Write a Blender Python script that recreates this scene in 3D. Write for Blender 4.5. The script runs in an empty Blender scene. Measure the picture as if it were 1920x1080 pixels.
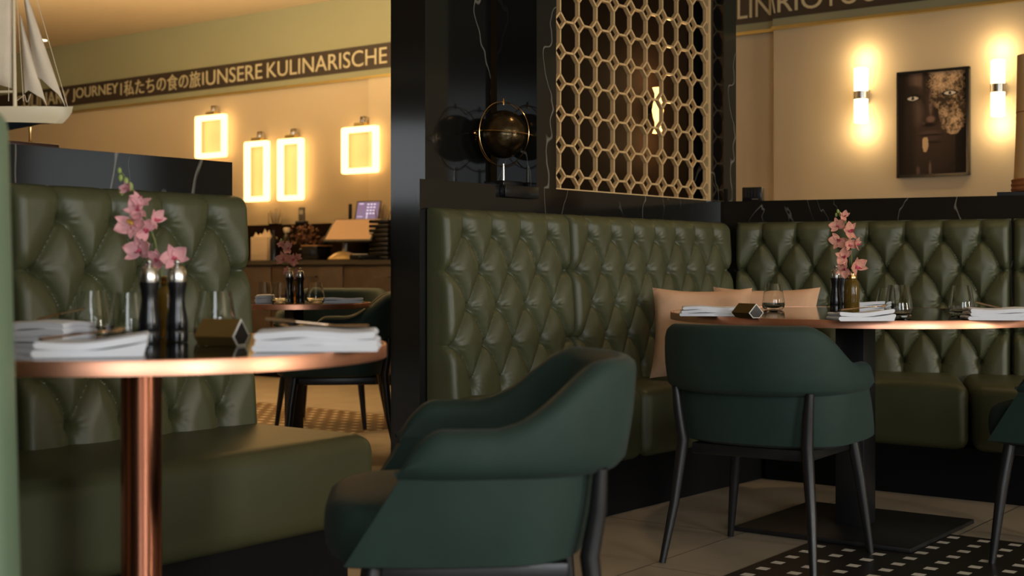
import bpy, bmesh, math, random
import numpy as np
from mathutils import Vector, Matrix, Euler
random.seed(7); rng = np.random.default_rng(7)
C = bpy.context.scene.collection
S = bpy.context.scene
PI = math.pi
R = math.radians

# ------------------------------------------------------------------ camera
F = 2500.0; HZ = 505.0; CH = 0.895          # focal length (px of a 1920 wide frame), horizon row, camera height
cam = bpy.data.cameras.new('camera'); camo = bpy.data.objects.new('camera', cam); C.objects.link(camo)
camo.location = (0, 0, CH); camo.rotation_euler = (R(90), 0, 0)
cam.sensor_width = 36; cam.lens = F / 1920 * 36
cam.shift_y = -(540 - HZ) / 1920
cam.dof.use_dof = True; cam.dof.focus_distance = 4.5; cam.dof.aperture_fstop = 3.7
cam.clip_end = 100
S.camera = camo
def at(px, py, z):                            # where the ray through a pixel meets the height z
    Y = (CH - z) * F / (py - HZ)
    return Vector(((px - 960) / F * Y, Y, z))
def atY(px, Y, z=0.0):
    return Vector(((px - 960) / F * Y, Y, z))

# ------------------------------------------------------------------ world, exposure
S.view_settings.view_transform = 'Standard'; S.view_settings.look = 'None'
S.view_settings.exposure = 0.0; S.view_settings.gamma = 1.0; S.view_settings.use_curve_mapping = False
w = bpy.data.worlds.new('world'); S.world = w; w.use_nodes = True
bg = w.node_tree.nodes['Background']; bg.inputs[0].default_value = (0.60, 0.72, 0.9, 1); bg.inputs[1].default_value = 0.6
S.cycles.use_denoising = True
S.cycles.max_bounces = 8; S.cycles.transmission_bounces = 8; S.cycles.transparent_max_bounces = 8
S.cycles.caustics_reflective = False; S.cycles.caustics_refractive = False
S.cycles.sample_clamp_indirect = 3.0

def area(name, loc, target, sx, sy, power, col, spread=180):
    l = bpy.data.lights.new(name, 'AREA'); l.shape = 'RECTANGLE'; l.size = sx; l.size_y = sy
    l.energy = power; l.color = col; l.spread = R(spread)
    o = bpy.data.objects.new(name, l); C.objects.link(o); o.location = loc
    o.rotation_euler = (Vector(target) - Vector(loc)).to_track_quat('-Z', 'Y').to_euler()
    return o
def spot(name, loc, target, power, col, ang=70, blend=0.8, rad=0.05):
    l = bpy.data.lights.new(name, 'SPOT'); l.energy = power; l.color = col; l.spot_size = R(ang); l.spot_blend = blend
    l.shadow_soft_size = rad
    o = bpy.data.objects.new(name, l); C.objects.link(o); o.location = loc
    o.rotation_euler = (Vector(target) - Vector(loc)).to_track_quat('-Z', 'Y').to_euler()
    return o
COOL = (0.93, 0.97, 1.0); WARM = (1.0, 0.60, 0.24); AMBER = (1.0, 0.68, 0.34)
# daylight through the two windows in the wall behind the camera
area('daylight_window_main', (0.4, -2.90, 1.75), (0.4, 4, 0.9), 1.8, 1.9, 70, COOL)
area('daylight_window_right', (3.6, -2.90, 1.75), (0.6, 3.5, 0.7), 1.8, 1.9, 155, COOL)
area('added_fill_far_right', (8.85, -0.4, 1.75), (0.6, 5.0, 0.8), 1.8, 1.9, 330, (1.0, 0.93, 0.80))  # added fill lamp that brightens the banquette under the screen, no known window
area('daylight_window_side_left', (-11.85, 3.6, 2.2), (0, 3.6, 1.2), 1.8, 1.0, 12, COOL)
area('daylight_window_side_right', (8.85, 3.3, 1.7), (-1, 3.3, 0.9), 1.1, 1.0, 4, COOL)
# warm ceiling spots of the dining room
CEIL = 3.18
for (x, y, p) in ((-3.0, 10.0, 65), (-1.2, 8.6, 85), (-0.6, 6.6, 40), (2.2, 7.6, 40), (0.9, 4.9, 22), (2.2, 4.9, 14), (-5.2, 9.0, 30)):
    spot('ceiling_spot_light', (x, y, CEIL - 0.06), (x + 0.1, y + 0.05, 0), p, (1.0, 0.66, 0.34), 95, 1.0, 0.06)
# unseen lamp added to brighten the ceiling with a warm wash
area('ceiling_wash', (-3.2, 9.0, 2.3), (-3.2, 9.3, 3.2), 4.0, 0.3, 240, (1.0, 0.72, 0.40))

# ------------------------------------------------------------------ materials
def nt(m): return m.node_tree.nodes, m.node_tree.links
def mat(name, col, rough=0.5, metal=0.0, bump=0.0, bscale=200, coat=0.0, spec=0.5, var=0.0, vscale=3.0, **kw):
    m = bpy.data.materials.new(name); m.use_nodes = True
    n, l = nt(m); b = n['Principled BSDF']
    b.inputs['Base Color'].default_value = (*col, 1); b.inputs['Roughness'].default_value = rough
    b.inputs['Metallic'].default_value = metal; b.inputs['Coat Weight'].default_value = coat
    b.inputs['Specular IOR Level'].default_value = spec
    for k, v in kw.items(): b.inputs[k.replace('_', ' ')].default_value = v
    tc = n.new('ShaderNodeTexCoord')
    if bump:
        t = n.new('ShaderNodeTexNoise'); t.inputs['Scale'].default_value = bscale; t.inputs['Detail'].default_value = 3
        l.new(tc.outputs['Object'], t.inputs['Vector'])
        u = n.new('ShaderNodeBump'); u.inputs['Strength'].default_value = bump; u.inputs['Distance'].default_value = 0.002
        l.new(t.outputs['Fac'], u.inputs['Height']); l.new(u.outputs['Normal'], b.inputs['Normal'])
    if var:
        t = n.new('ShaderNodeTexNoise'); t.inputs['Scale'].default_value = vscale; t.inputs['Detail'].default_value = 6
        l.new(tc.outputs['Object'], t.inputs['Vector'])
        r = n.new('ShaderNodeValToRGB')
        r.color_ramp.elements[0].position = 0.3; r.color_ramp.elements[1].position = 0.7
        r.color_ramp.elements[0].color = (*[c * (1 - var) for c in col], 1)
        r.color_ramp.elements[1].color = (*[min(1, c * (1 + var)) for c in col], 1)
        l.new(t.outputs['Fac'], r.inputs['Fac']); l.new(r.outputs['Color'], b.inputs['Base Color'])
    return m
def emis(name, col, s):
    m = bpy.data.materials.new(name); m.use_nodes = True; n, l = nt(m); b = n['Principled BSDF']
    b.inputs['Base Color'].default_value = (*col, 1); b.inputs['Emission Color'].default_value = (*col, 1)
    b.inputs['Emission Strength'].default_value = s
    return m
LEATHER = mat('olive_green_leather', (0.076, 0.082, 0.038), 0.42, bump=0.25, bscale=420, var=0.10, vscale=5, spec=0.55)
LEATHER_EDGE = mat('sage_leather', (0.17, 0.25, 0.165), 0.55, bump=0.25, bscale=300, var=0.08)
CHAIR = mat('bottle_green_upholstery', (0.020, 0.042, 0.034), 0.66, bump=0.3, bscale=600, var=0.10, vscale=8, spec=0.3, Sheen_Weight=0.04)
BLACKM = mat('black_powder_coat', (0.012, 0.012, 0.013), 0.38, spec=0.5)
BLACKS = mat('black_satin', (0.008, 0.008, 0.009), 0.25)
BLACKG = mat('black_glass_top', (0.006, 0.006, 0.007), 0.07, spec=0.6)
COPPER = mat('brushed_copper', (0.86, 0.42, 0.27), 0.38, 1.0, var=0.08, vscale=12)
COPPERD = mat('copper_column_metal', (0.62, 0.24, 0.14), 0.22, 1.0)
PLINTH = mat('black_plinth_board', (0.005, 0.005, 0.006), 0.6, spec=0.15)
WHITE = mat('white_napkin_cotton', (0.82, 0.84, 0.90), 0.85, bump=0.4, bscale=500)
STEEL = mat('brushed_steel', (0.62, 0.60, 0.57), 0.25, 1.0)
CUTLERY = mat('warm_cutlery_metal', (0.55, 0.40, 0.27), 0.24, 1.0)
PEACH = mat('peach_linen', (0.84, 0.53, 0.34), 0.9, bump=0.5, bscale=350, var=0.08, vscale=10)
BEIGE = mat('beige_wall_paint', (0.47, 0.385, 0.255), 0.8, bump=0.15, bscale=90, var=0.03, vscale=1.5)
OLIVE = mat('olive_wall_paint', (0.25, 0.25, 0.15), 0.75, var=0.04, vscale=1.2)
BAND = mat('dark_brown_band', (0.030, 0.020, 0.013), 0.55)
LETTER = mat('cream_letter', (0.47, 0.42, 0.27), 0.5)
GOLDT = mat('gold_trim_metal', (0.60, 0.45, 0.16), 0.35, 0.8)
CEILM = mat('cream_ceiling_plaster', (0.66, 0.54, 0.36), 0.85)
LATT = mat('brass_lattice', (0.80, 0.56, 0.28), 0.5, 0.2)
DARKW = mat('dark_brown_wall', (0.010, 0.006, 0.0035), 0.8, spec=0.04)
CAB = mat('dark_wood_cabinet', (0.052, 0.036, 0.025), 0.45, var=0.25, vscale=9)
CTOP = mat('worktop', (0.05, 0.045, 0.035), 0.2)
BRASS = mat('polished_brass', (0.72, 0.46, 0.20), 0.2, 1.0)
GOLDS = mat('bronze_gold_card', (0.22, 0.14, 0.04), 0.35, 0.6)
WHITED = mat('white_edge', (0.8, 0.78, 0.72), 0.5)
CREAM = mat('cream_lacquer', (0.80, 0.68, 0.46), 0.35)
SAIL = mat('aged_sailcloth', (0.80, 0.68, 0.52), 0.9, bump=0.3, bscale=120, var=0.10, vscale=14)
KEEL = mat('dark_painted_keel', (0.020, 0.030, 0.035), 0.3, var=0.5, vscale=25)
DWOOD = mat('dark_red_wood', (0.035, 0.012, 0.010), 0.35)
PETAL = mat('pink_petal', (0.80, 0.38, 0.40), 0.6, var=0.22, vscale=30, Subsurface_Weight=0.1)
PETAL2 = mat('coral_petal', (0.72, 0.33, 0.24), 0.6, var=0.22, vscale=30)
LIP = mat('magenta_lip', (0.62, 0.10, 0.18), 0.5)
LIPY = mat('yellow_throat', (0.75, 0.45, 0.10), 0.5)
STEMM = mat('green_stem', (0.16, 0.20, 0.05), 0.6)
BUD = mat('green_bud', (0.34, 0.44, 0.12), 0.6)
TAN = mat('tan_lamp_paper', (0.62, 0.40, 0.18), 0.7, var=0.06)
ROPE = mat('brown_rope', (0.30, 0.10, 0.03), 0.8, bump=1.0, bscale=120)
GLASS = bpy.data.materials.new('clear_glass'); GLASS.use_nodes = True
_b = GLASS.node_tree.nodes['Principled BSDF']; _b.inputs['Transmission Weight'].default_value = 1; _b.inputs['Roughness'].default_value = 0.0
_b.inputs['IOR'].default_value = 1.45; _b.inputs['Base Color'].default_value = (0.96, 0.98, 0.97, 1)
AMBERG = bpy.data.materials.new('amber_glass'); AMBERG.use_nodes = True
_b = AMBERG.node_tree.nodes['Principled BSDF']; _b.inputs['Transmission Weight'].default_value = 0.75; _b.inputs['Roughness'].default_value = 0.12
_b.inputs['IOR'].default_value = 1.4; _b.inputs['Base Color'].default_value = (0.45, 0.28, 0.05, 1)
SCREENB = emis('lit_blue_screen', (0.18, 0.16, 0.42), 0.35)
SCREENW = emis('lit_screen_keys', (0.75, 0.75, 1.0), 0.8)
LAMP = emis('lamp_warm_white', (1.0, 0.62, 0.24), 3.6)
LAMPT = emis('lamp_tube_white', (1.0, 0.72, 0.36), 9.0)
LAMPS = emis('lamp_cone_glow', (1.0, 0.55, 0.18), 3.0)
DOWN = emis('downlight_glow', (1.0, 0.78, 0.45), 6.0)

def marble():
    m = bpy.data.materials.new('black_marble'); m.use_nodes = True; n, l = nt(m); b = n['Principled BSDF']
    tc = n.new('ShaderNodeTexCoord')
    def vein(scale, width, dist, seed):
        mp = n.new('ShaderNodeMapping'); mp.inputs['Location'].default_value = (seed, seed * 1.7, seed * .4); mp.inputs['Scale'].default_value = (1, 1, 0.42)
        l.new(tc.outputs['Object'], mp.inputs['Vector'])
        t = n.new('ShaderNodeTexNoise'); t.inputs['Scale'].default_value = scale; t.inputs['Detail'].default_value = 5; t.inputs['Distortion'].default_value = dist
        t.inputs['Roughness'].default_value = 0.45
        l.new(mp.outputs[0], t.inputs['Vector'])
        s = n.new('ShaderNodeMath'); s.operation = 'SUBTRACT'; s.inputs[1].default_value = 0.5; l.new(t.outputs['Fac'], s.inputs[0])
        a = n.new('ShaderNodeMath'); a.operation = 'ABSOLUTE'; l.new(s.outputs[0], a.inputs[0])
        r = n.new('ShaderNodeMapRange'); r.inputs['From Min'].default_value = 0; r.inputs['From Max'].default_value = width
        r.inputs['To Min'].default_value = 1; r.inputs['To Max'].default_value = 0; l.new(a.outputs[0], r.inputs['Value'])
        return r.outputs[0]
    v1 = vein(1.1, 0.0016, 0.35, 3.1); v2 = vein(4.2, 0.0035, 0.7, 8.3)
    mk = n.new('ShaderNodeTexNoise'); mk.inputs['Scale'].default_value = 3.0; l.new(tc.outputs['Object'], mk.inputs['Vector'])
    mr = n.new('ShaderNodeMapRange'); mr.inputs['From Min'].default_value = 0.57; mr.inputs['From Max'].default_value = 0.66; l.new(mk.outputs['Fac'], mr.inputs['Value'])
    mu = n.new('ShaderNodeMath'); mu.operation = 'MULTIPLY'; l.new(v2, mu.inputs[0]); l.new(mr.outputs[0], mu.inputs[1])
    mx = n.new('ShaderNodeMath'); mx.operation = 'MAXIMUM'; l.new(v1, mx.inputs[0]); l.new(mu.outputs[0], mx.inputs[1])
    c = n.new('ShaderNodeMix'); c.data_type = 'RGBA'; c.inputs[6].default_value = (0.010, 0.010, 0.009, 1); c.inputs[7].default_value = (0.20, 0.19, 0.16, 1)
    l.new(mx.outputs[0], c.inputs[0]); l.new(c.outputs[2], b.inputs['Base Color'])
    b.inputs['Roughness'].default_value = 0.09; b.inputs['Specular IOR Level'].default_value = 0.5
    return m
MARBLE = marble()

def floor_mat():
    m = bpy.data.materials.new('beige_concrete_tile'); m.use_nodes = True; n, l = nt(m); b = n['Principled BSDF']
    tc = n.new('ShaderNodeTexCoord'); mp = n.new('ShaderNodeMapping'); mp.inputs['Rotation'].default_value = (0, 0, R(-53.13)); mp.inputs['Location'].default_value = (0.13, 0.31, 0)
    l.new(tc.outputs['Object'], mp.inputs['Vector'])
    br = n.new('ShaderNodeTexBrick'); br.offset = 0.5; br.inputs['Scale'].default_value = 1.0; br.inputs['Brick Width'].default_value = 1.2; br.inputs['Row Height'].default_value = 0.6
    br.inputs['Mortar Size'].default_value = 0.003; br.inputs['Color1'].default_value = (0.38, 0.32, 0.24, 1); br.inputs['Color2'].default_value = (0.35, 0.29, 0.21, 1)
    br.inputs['Mortar'].default_value = (0.12, 0.10, 0.075, 1); l.new(mp.outputs[0], br.inputs['Vector'])
    t = n.new('ShaderNodeTexNoise'); t.inputs['Scale'].default_value = 4; t.inputs['Detail'].default_value = 8; l.new(mp.outputs[0], t.inputs['Vector'])
    r = n.new('ShaderNodeMapRange'); r.inputs['To Min'].default_value = 0.72; r.inputs['To Max'].default_value = 1.25; l.new(t.outputs['Fac'], r.inputs['Value'])
    mu = n.new('ShaderNodeMix'); mu.data_type = 'RGBA'; mu.blend_type = 'MULTIPLY'; mu.inputs[0].default_value = 1
    l.new(br.outputs['Color'], mu.inputs[6]); l.new(r.outputs[0], mu.inputs[7]); l.new(mu.outputs[2], b.inputs['Base Color'])
    b.inputs['Roughness'].default_value = 0.42
    return m
FLOORM = floor_mat()
def mosaic_mat(pitch, sq, dark, lite, nm):
    m = bpy.data.materials.new(nm); m.use_nodes = True; n, l = nt(m); b = n['Principled BSDF']
    tc = n.new('ShaderNodeTexCoord'); sp = n.new('ShaderNodeSeparateXYZ'); l.new(tc.outputs['Object'], sp.inputs[0])
    outs = []
    for ax in (0, 1):
        d = n.new('ShaderNodeMath'); d.operation = 'DIVIDE'; d.inputs[1].default_value = pitch; l.new(sp.outputs[ax], d.inputs[0])
        f = n.new('ShaderNodeMath'); f.operation = 'FRACT'; l.new(d.outputs[0], f.inputs[0])
        s = n.new('ShaderNodeMath'); s.operation = 'SUBTRACT'; s.inputs[1].default_value = 0.5; l.new(f.outputs[0], s.inputs[0])
        a = n.new('ShaderNodeMath'); a.operation = 'ABSOLUTE'; l.new(s.outputs[0], a.inputs[0])
        c = n.new('ShaderNodeMath'); c.operation = 'LESS_THAN'; c.inputs[1].default_value = sq / pitch / 2; l.new(a.outputs[0], c.inputs[0])
        g = n.new('ShaderNodeMath'); g.operation = 'GREATER_THAN'; g.inputs[1].default_value = 0.485; l.new(a.outputs[0], g.inputs[0])
        outs.append((c.outputs[0], g.outputs[0]))
    mu = n.new('ShaderNodeMath'); mu.operation = 'MULTIPLY'; l.new(outs[0][0], mu.inputs[0]); l.new(outs[1][0], mu.inputs[1])
    c = n.new('ShaderNodeMix'); c.data_type = 'RGBA'; c.inputs[6].default_value = (*dark, 1); c.inputs[7].default_value = (*lite, 1)
    l.new(mu.outputs[0], c.inputs[0]); l.new(c.outputs[2], b.inputs['Base Color']); b.inputs['Roughness'].default_value = 0.35
    return m
MOSAIC = mosaic_mat(0.10, 0.036, (0.018, 0.014, 0.012), (0.85, 0.78, 0.66), 'dark_mosaic_with_light_squares')
MOSAIC_LIT = mosaic_mat(0.10, 0.036, (0.13, 0.07, 0.022), (0.95, 0.85, 0.62), 'warm_lit_mosaic_with_light_squares')  # far mosaic, warm lamplight put into both tile colours

# ------------------------------------------------------------------ object helpers
def link(name, me, m=None, parent=None, loc=(0, 0, 0), rot=(0, 0, 0), smooth=True):
    o = bpy.data.objects.new(name, me); C.objects.link(o)
    if m is not None:
        me.materials.clear(); me.materials.append(m)
    if parent is not None: o.parent = parent
    o.location = loc; o.rotation_euler = rot
    if smooth:
        me.polygons.foreach_set('use_smooth', [True] * len(me.polygons))
        try: me.set_sharp_from_angle(angle=R(42))
        except Exception: pass
    return o
def tag(o, label, cat, group=None):
    o['label'] = label; o['category'] = cat
    if group: o['group'] = group
    return o
def thing(name, label, cat, loc=(0, 0, 0), rz=0.0, group=None, scale=1.0):
    o = bpy.data.objects.new(name, None); C.objects.link(o); o.empty_display_size = 0.05
    o.location = loc; o.rotation_euler = (0, 0, rz); o.scale = (scale,) * 3
    return tag(o, label, cat, group)
def struct(o): o['kind'] = 'structure'; return o
def kids(o): return [c for c in list(bpy.data.objects) if c.parent is o]
def copy_tree(o, loc, rz, label, group=None, scale=None):
    c = o.copy(); C.objects.link(c); c.location = loc; c.rotation_euler = (0, 0, rz); c['label'] = label
    if group: c['group'] = group
    if scale: c.scale = (scale,) * 3
    def rec(src, dst):
        for ch in kids(src):
            d = ch.copy(); C.objects.link(d); d.parent = dst; rec(ch, d)
    rec(o, c); return c
class MB:
    def __init__(s): s.bm = bmesh.new()
    def pts(s, vs, fs):
        v = [s.bm.verts.new(p) for p in vs]
        for f in fs:
            try: s.bm.faces.new([v[i] for i in f])
            except ValueError: pass
        return v
    def box(s, c, d, rz=0, bev=0.0, seg=2, M=None):
        r = bmesh.ops.create_cube(s.bm, size=1.0); vs = r['verts']
        bmesh.ops.scale(s.bm, vec=Vector(d), verts=vs)
        if bev:
            es = list({e for v in vs for e in v.link_edges})
            r2 = bmesh.ops.bevel(s.bm, geom=es, offset=bev, segments=seg, affect='EDGES', profile=0.5)
            vs = [v for v in s.bm.verts if v.is_valid and v in set(r2['verts']) | set(x for x in vs if x.is_valid)]
        T = Matrix.Translation(Vector(c)) @ Matrix.Rotation(rz, 4, 'Z')
        if M is not None: T = M @ T
        bmesh.ops.transform(s.bm, matrix=T, verts=vs); return s
    def poly(s, pts, z0, z1, bev=0.0, seg=3):           # prism over a plan polygon
        n = len(pts)
        v0 = [s.bm.verts.new((p[0], p[1], z0)) for p in pts]; v1 = [s.bm.verts.new((p[0], p[1], z1)) for p in pts]
        fs = [s.bm.faces.new(v0[::-1]), s.bm.faces.new(v1)]
        for i in range(n): fs.append(s.bm.faces.new((v0[i], v0[(i + 1) % n], v1[(i + 1) % n], v1[i])))
        if bev:
            es = list({e for f in fs for e in f.edges})
            bmesh.ops.bevel(s.bm, geom=es, offset=bev, segments=seg, affect='EDGES', profile=0.5)
        return s
    def lathe(s, prof, c=(0, 0, 0), n=32, cap=True, M=None):
        rings = []
        for (r, z) in prof:
            if r < 1e-6: rings.append([s.bm.verts.new((0, 0, z))])
            else: rings.append([s.bm.verts.new((r * math.cos(2 * PI * k / n), r * math.sin(2 * PI * k / n), z)) for k in range(n)])
        for a, b in zip(rings[:-1], rings[1:]):
            for k in range(n):
                q = [a[k % len(a)], a[(k + 1) % n % len(a)], b[(k + 1) % n % len(b)], b[k % len(b)]]
                q2 = []
                for v in q:
                    if v not in q2: q2.append(v)
                if len(q2) > 2:
                    try: s.bm.faces.new(q2)
                    except ValueError: pass
        if cap:
            for rg, rev in ((rings[0], True), (rings[-1], False)):
                if len(rg) > 1:
                    try: s.bm.faces.new(rg[::-1] if rev else rg)
                    except ValueError: pass
        T = Matrix.Translation(Vector(c))
        if M is not None: T = T @ M
        bmesh.ops.transform(s.bm, matrix=T, verts=[v for r in rings for v in r]); return s
    def tube(s, path, rad, n=10, closed=False, sq=1.0):
        P = [Vector(p) for p in path]; m = len(P); rr = rad if isinstance(rad, (list, tuple)) else [rad] * m
        rings = []; up = Vector((0, 0, 1)); prev = None
        for i, p in enumerate(P):
            if closed: t = (P[(i + 1) % m] - P[i - 1])
            else: t = P[min(i + 1, m - 1)] - P[max(i - 1, 0)]
            t.normalize()
            if prev is None:
                a = up if abs(t.z) < 0.9 else Vector((1, 0, 0)); x = t.cross(a).normalized()
            else: x = (prev - t * prev.dot(t)).normalized()
            prev = x; y = t.cross(x).normalized()
            rings.append([s.bm.verts.new(p + (x * math.cos(2 * PI * k / n) + y * math.sin(2 * PI * k / n) * sq) * rr[i]) for k in range(n)])
        for i in range(m if closed else m - 1):
            a, b = rings[i], rings[(i + 1) % m]
            for k in range(n): s.bm.faces.new((a[k], a[(k + 1) % n], b[(k + 1) % n], b[k]))
        if not closed: s.bm.faces.new(rings[0][::-1]); s.bm.faces.new(rings[-1])
        return s
    def sphere(s, c, r, sc=(1, 1, 1), u=20, v=12):
        q = bmesh.ops.create_uvsphere(s.bm, u_segments=u, v_segments=v, radius=r)
        bmesh.ops.transform(s.bm, matrix=Matrix.Translation(Vector(c)) @ Matrix.Diagonal((*sc, 1)), verts=q['verts']); return s
    def grid(s, P, closed_u=False, closed_v=False):     # P[i][j] of points
        V = [[s.bm.verts.new(p) for p in row] for row in P]; a, b = len(V), len(V[0])
        for i in range(a if closed_u else a - 1):
            for j in range(b if closed_v else b - 1):
                s.bm.faces.new((V[i][j], V[(i + 1) % a][j], V[(i + 1) % a][(j + 1) % b], V[i][(j + 1) % b]))
        return V
    def mesh(s, name):
        bmesh.ops.recalc_face_normals(s.bm, faces=s.bm.faces[:])
        me = bpy.data.meshes.new(name); s.bm.to_mesh(me); s.bm.free(); return me
    def build(s, name, m, parent=None, loc=(0, 0, 0), rot=(0, 0, 0), smooth=True):
        return link(name, s.mesh(name), m, parent, loc, rot, smooth)
def sbox(name, c, d, m, rz=0, parent=None, bev=0.0): return MB().box((0, 0, 0), d, 0, bev).build(name, m, parent, c, (0, 0, rz))
def V2(a): return Vector((math.cos(a), math.sin(a)))

# ------------------------------------------------------------------ building lines
TH1 = R(53.13)                                            # long axis of the fittings
TH2 = R(-36.73)
# back wall: point and direction
W0 = Vector((-2.285, 11.9)); WD = V2(TH2); WN = Vector((WD.y, -WD.x))    # WN points into the room (towards the camera)
if WN.y > 0: WN = -WN
def wall_t(px):
    a = (px - 960) / F
    return (a * W0.y - W0.x) / (WD.x - a * WD.y)
def wallp(t, out=0.0, z=0.0):
    p = W0 + WD * t + WN * out; return Vector((p.x, p.y, z))
def wall_z(px, py, out=0.0):
    p = wallp(wall_t(px), out); return CH + (HZ - py) * p.y / F

# ------------------------------------------------------------------ setting
fl = MB().poly([(-12, -3), (9, -3), (9, 21), (-12, 21)], -0.1, 0.0).build('floor', FLOORM, smooth=False); struct(fl)
ce = MB().poly([(-12, -3), (9, -3), (9, 21), (-12, 21)], CEIL, CEIL + 0.1).build('ceiling', CEILM, smooth=False); struct(ce)
zg = 2.487; zb0 = wall_z(480, 157); zb1 = wall_z(480, 114)
def wallslab(name, t0, t1, z0, z1, out, m, th=0.2):
    a, b = wallp(t0, out), wallp(t1, out); c, d = wallp(t1, out - th), wallp(t0, out - th)
    return MB().poly([(a.x, a.y), (b.x, b.y), (c.x, c.y), (d.x, d.y)], z0, z1).build(name, m, smooth=False)
ts = wall_t(1458)
struct(wallslab('wall_back', -12.1, 12, 0, zg, 0.0, BEIGE))
struct(wallslab('wall_back', -12.1, 12, zg, CEIL, 0.012, OLIVE, 0.212))
struct(wallslab('wall_back', ts, 12, 0, zg, 0.06, BEIGE, 0.06))                 # projecting pier on the right
struct(wallslab('wall_back', ts, 12, zg, CEIL, 0.072, OLIVE, 0.06))
struct(wallslab('wall_back', wall_t(694), wall_t(1010), 0, zg, 0.02, mat('pale_beige_wall_paint', (0.52, 0.43, 0.29), 0.8), 0.02))
struct(wallslab('trim_1', -12, ts, zg - 0.012, zg + 0.010, 0.035, GOLDT, 0.03))
struct(wallslab('trim_2', ts, 12, zg - 0.012, zg + 0.010, 0.095, GOLDT, 0.03))
struct(MB().poly([(-12, -3.0), (-0.6, -3.0), (-0.6, -3.2), (-12, -3.2)], 0, CEIL).build('wall_front', BEIGE))
struct(MB().poly([(1.4, -3.0), (2.6, -3.0), (2.6, -3.2), (1.4, -3.2)], 0, CEIL).build('wall_front', BEIGE))
struct(MB().poly([(4.6, -3.0), (9, -3.0), (9, -3.2), (4.6, -3.2)], 0, CEIL).build('wall_front', BEIGE))
for i, x in enumerate((0.4, 3.6)):
    struct(MB().poly([(x - 1, -3.0), (x + 1, -3.0), (x + 1, -3.2), (x - 1, -3.2)], 0, 0.7).build('wall_front', BEIGE))
    struct(MB().poly([(x - 1, -3.0), (x + 1, -3.0), (x + 1, -3.2), (x - 1, -3.2)], 2.75, CEIL).build('wall_front', BEIGE))
    wn = struct(MB().box((0, 0, 0), (2.0, 0.01, 2.05)).build('window_%d' % (i + 1), GLASS, None, (x, -3.1, 1.725)))
    fr = MB()
    for (cx, cz, dx, dz) in ((-0.97, 0, 0.06, 2.05), (0.97, 0, 0.06, 2.05), (0, -1.0, 2.0, 0.06), (0, 1.0, 2.0, 0.06), (0, 0, 0.05, 2.0)):
        fr.box((cx, 0, cz), (dx, 0.06, dz))
    fr.build('window_frame', BLACKM, wn)
for i, (x, y, wd_) in enumerate(((-11.95, 3.6, 2.0), (8.95, 3.3, 1.5), (8.95, -0.4, 2.0))):  # the last pane and frame are made up around the added far right lamp
    wn = struct(MB().box((0, 0, 0), (0.01, wd_, 1.8)).build('window_%d' % (i + 3), GLASS, None, (x, y, 1.8)))
    fr = MB()
    for (cy, cz, dy, dz) in ((-wd_ / 2, 0, 0.06, 1.86), (wd_ / 2, 0, 0.06, 1.86), (0, -.9, wd_, 0.06), (0, .9, wd_, 0.06)): fr.box((0, cy, cz), (0.05, dy, dz))
    fr.build('window_frame', BLACKM, wn)
struct(MB().poly([(-12, -3.2), (-12.2, -3.2), (-12.2, 21), (-12, 21)], 0, CEIL).build('wall_left', BEIGE))
struct(MB().poly([(9, -3.2), (9.2, -3.2), (9.2, 21), (9, 21)], 0, CEIL).build('wall_right', BEIGE))

# mosaic inlays in the floor
mo = struct(MB().poly([(0, 0), (-6, 0), (-6, -4.2), (0, -4.2)], 0.0, 0.002).build('trim_3', MOSAIC, None, (1.22, 4.69, 0.0), (0, 0, 0), False))
mo.rotation_euler = (0, 0, TH1)
mo.data.transform(Matrix.Identity(4))
p0 = at(480, 754, 0); 
mf = struct(MB().poly([(-3, -1.05), (1.75, -1.05), (1.75, 0), (-3, 0)], 0.0, 0.002).build('trim_4', MOSAIC_LIT, None, (p0.x, p0.y, 0.0), (0, 0, R(-40)), False))

# ------------------------------------------------------------------ writing on the wall band
def text_mesh(s):
    cu = bpy.data.curves.new('text', 'FONT'); cu.body = s; cu.size = 1; cu.extrude = 0.01; cu.resolution_u = 4
    o = bpy.data.objects.new('text', cu); C.objects.link(o)
    dg = bpy.context.evaluated_depsgraph_get(); me = bpy.data.meshes.new_from_object(o.evaluated_get(dg))
    bpy.data.objects.remove(o); bpy.data.curves.remove(cu); return me
def band(t0, t1, out, words, label, lz0, lz1):
    root = thing('lettered_band', label, 'wall sign', wallp(t0, out, 0), TH2)
    L = t1 - t0
    MB().box((L / 2, -0.004, (zb0 + zb1) / 2), (L, 0.008, zb1 - zb0)).build('band', BAND, root, smooth=False)
    for (s, ta, tb, h0, h1, nm) in words:
        me = text_mesh(s); n = len(me.vertices)
        co = np.empty(n * 3); me.vertices.foreach_get('co', co); co = co.reshape(-1, 3)
        mn, mx = co.min(0), co.max(0)
        co[:, 0] = (co[:, 0] - mn[0]) / (mx[0] - mn[0]) * (tb - ta) + ta - t0
        zz = (co[:, 1] - mn[1]) / (mx[1] - mn[1]) * (h1 - h0) + h0
        yy = -0.008 - (co[:, 2] - mn[2]) / (mx[2] - mn[2] + 1e-9) * 0.004
        co[:, 1] = yy; co[:, 2] = zz
        me.vertices.foreach_set('co', co.reshape(-1)); me.update()
        link(nm, me, LETTER, root, smooth=False)
bh = zb1 - zb0; la, lb = zb0 + bh * 0.17, zb0 + bh * 0.83
T = wall_t
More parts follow.
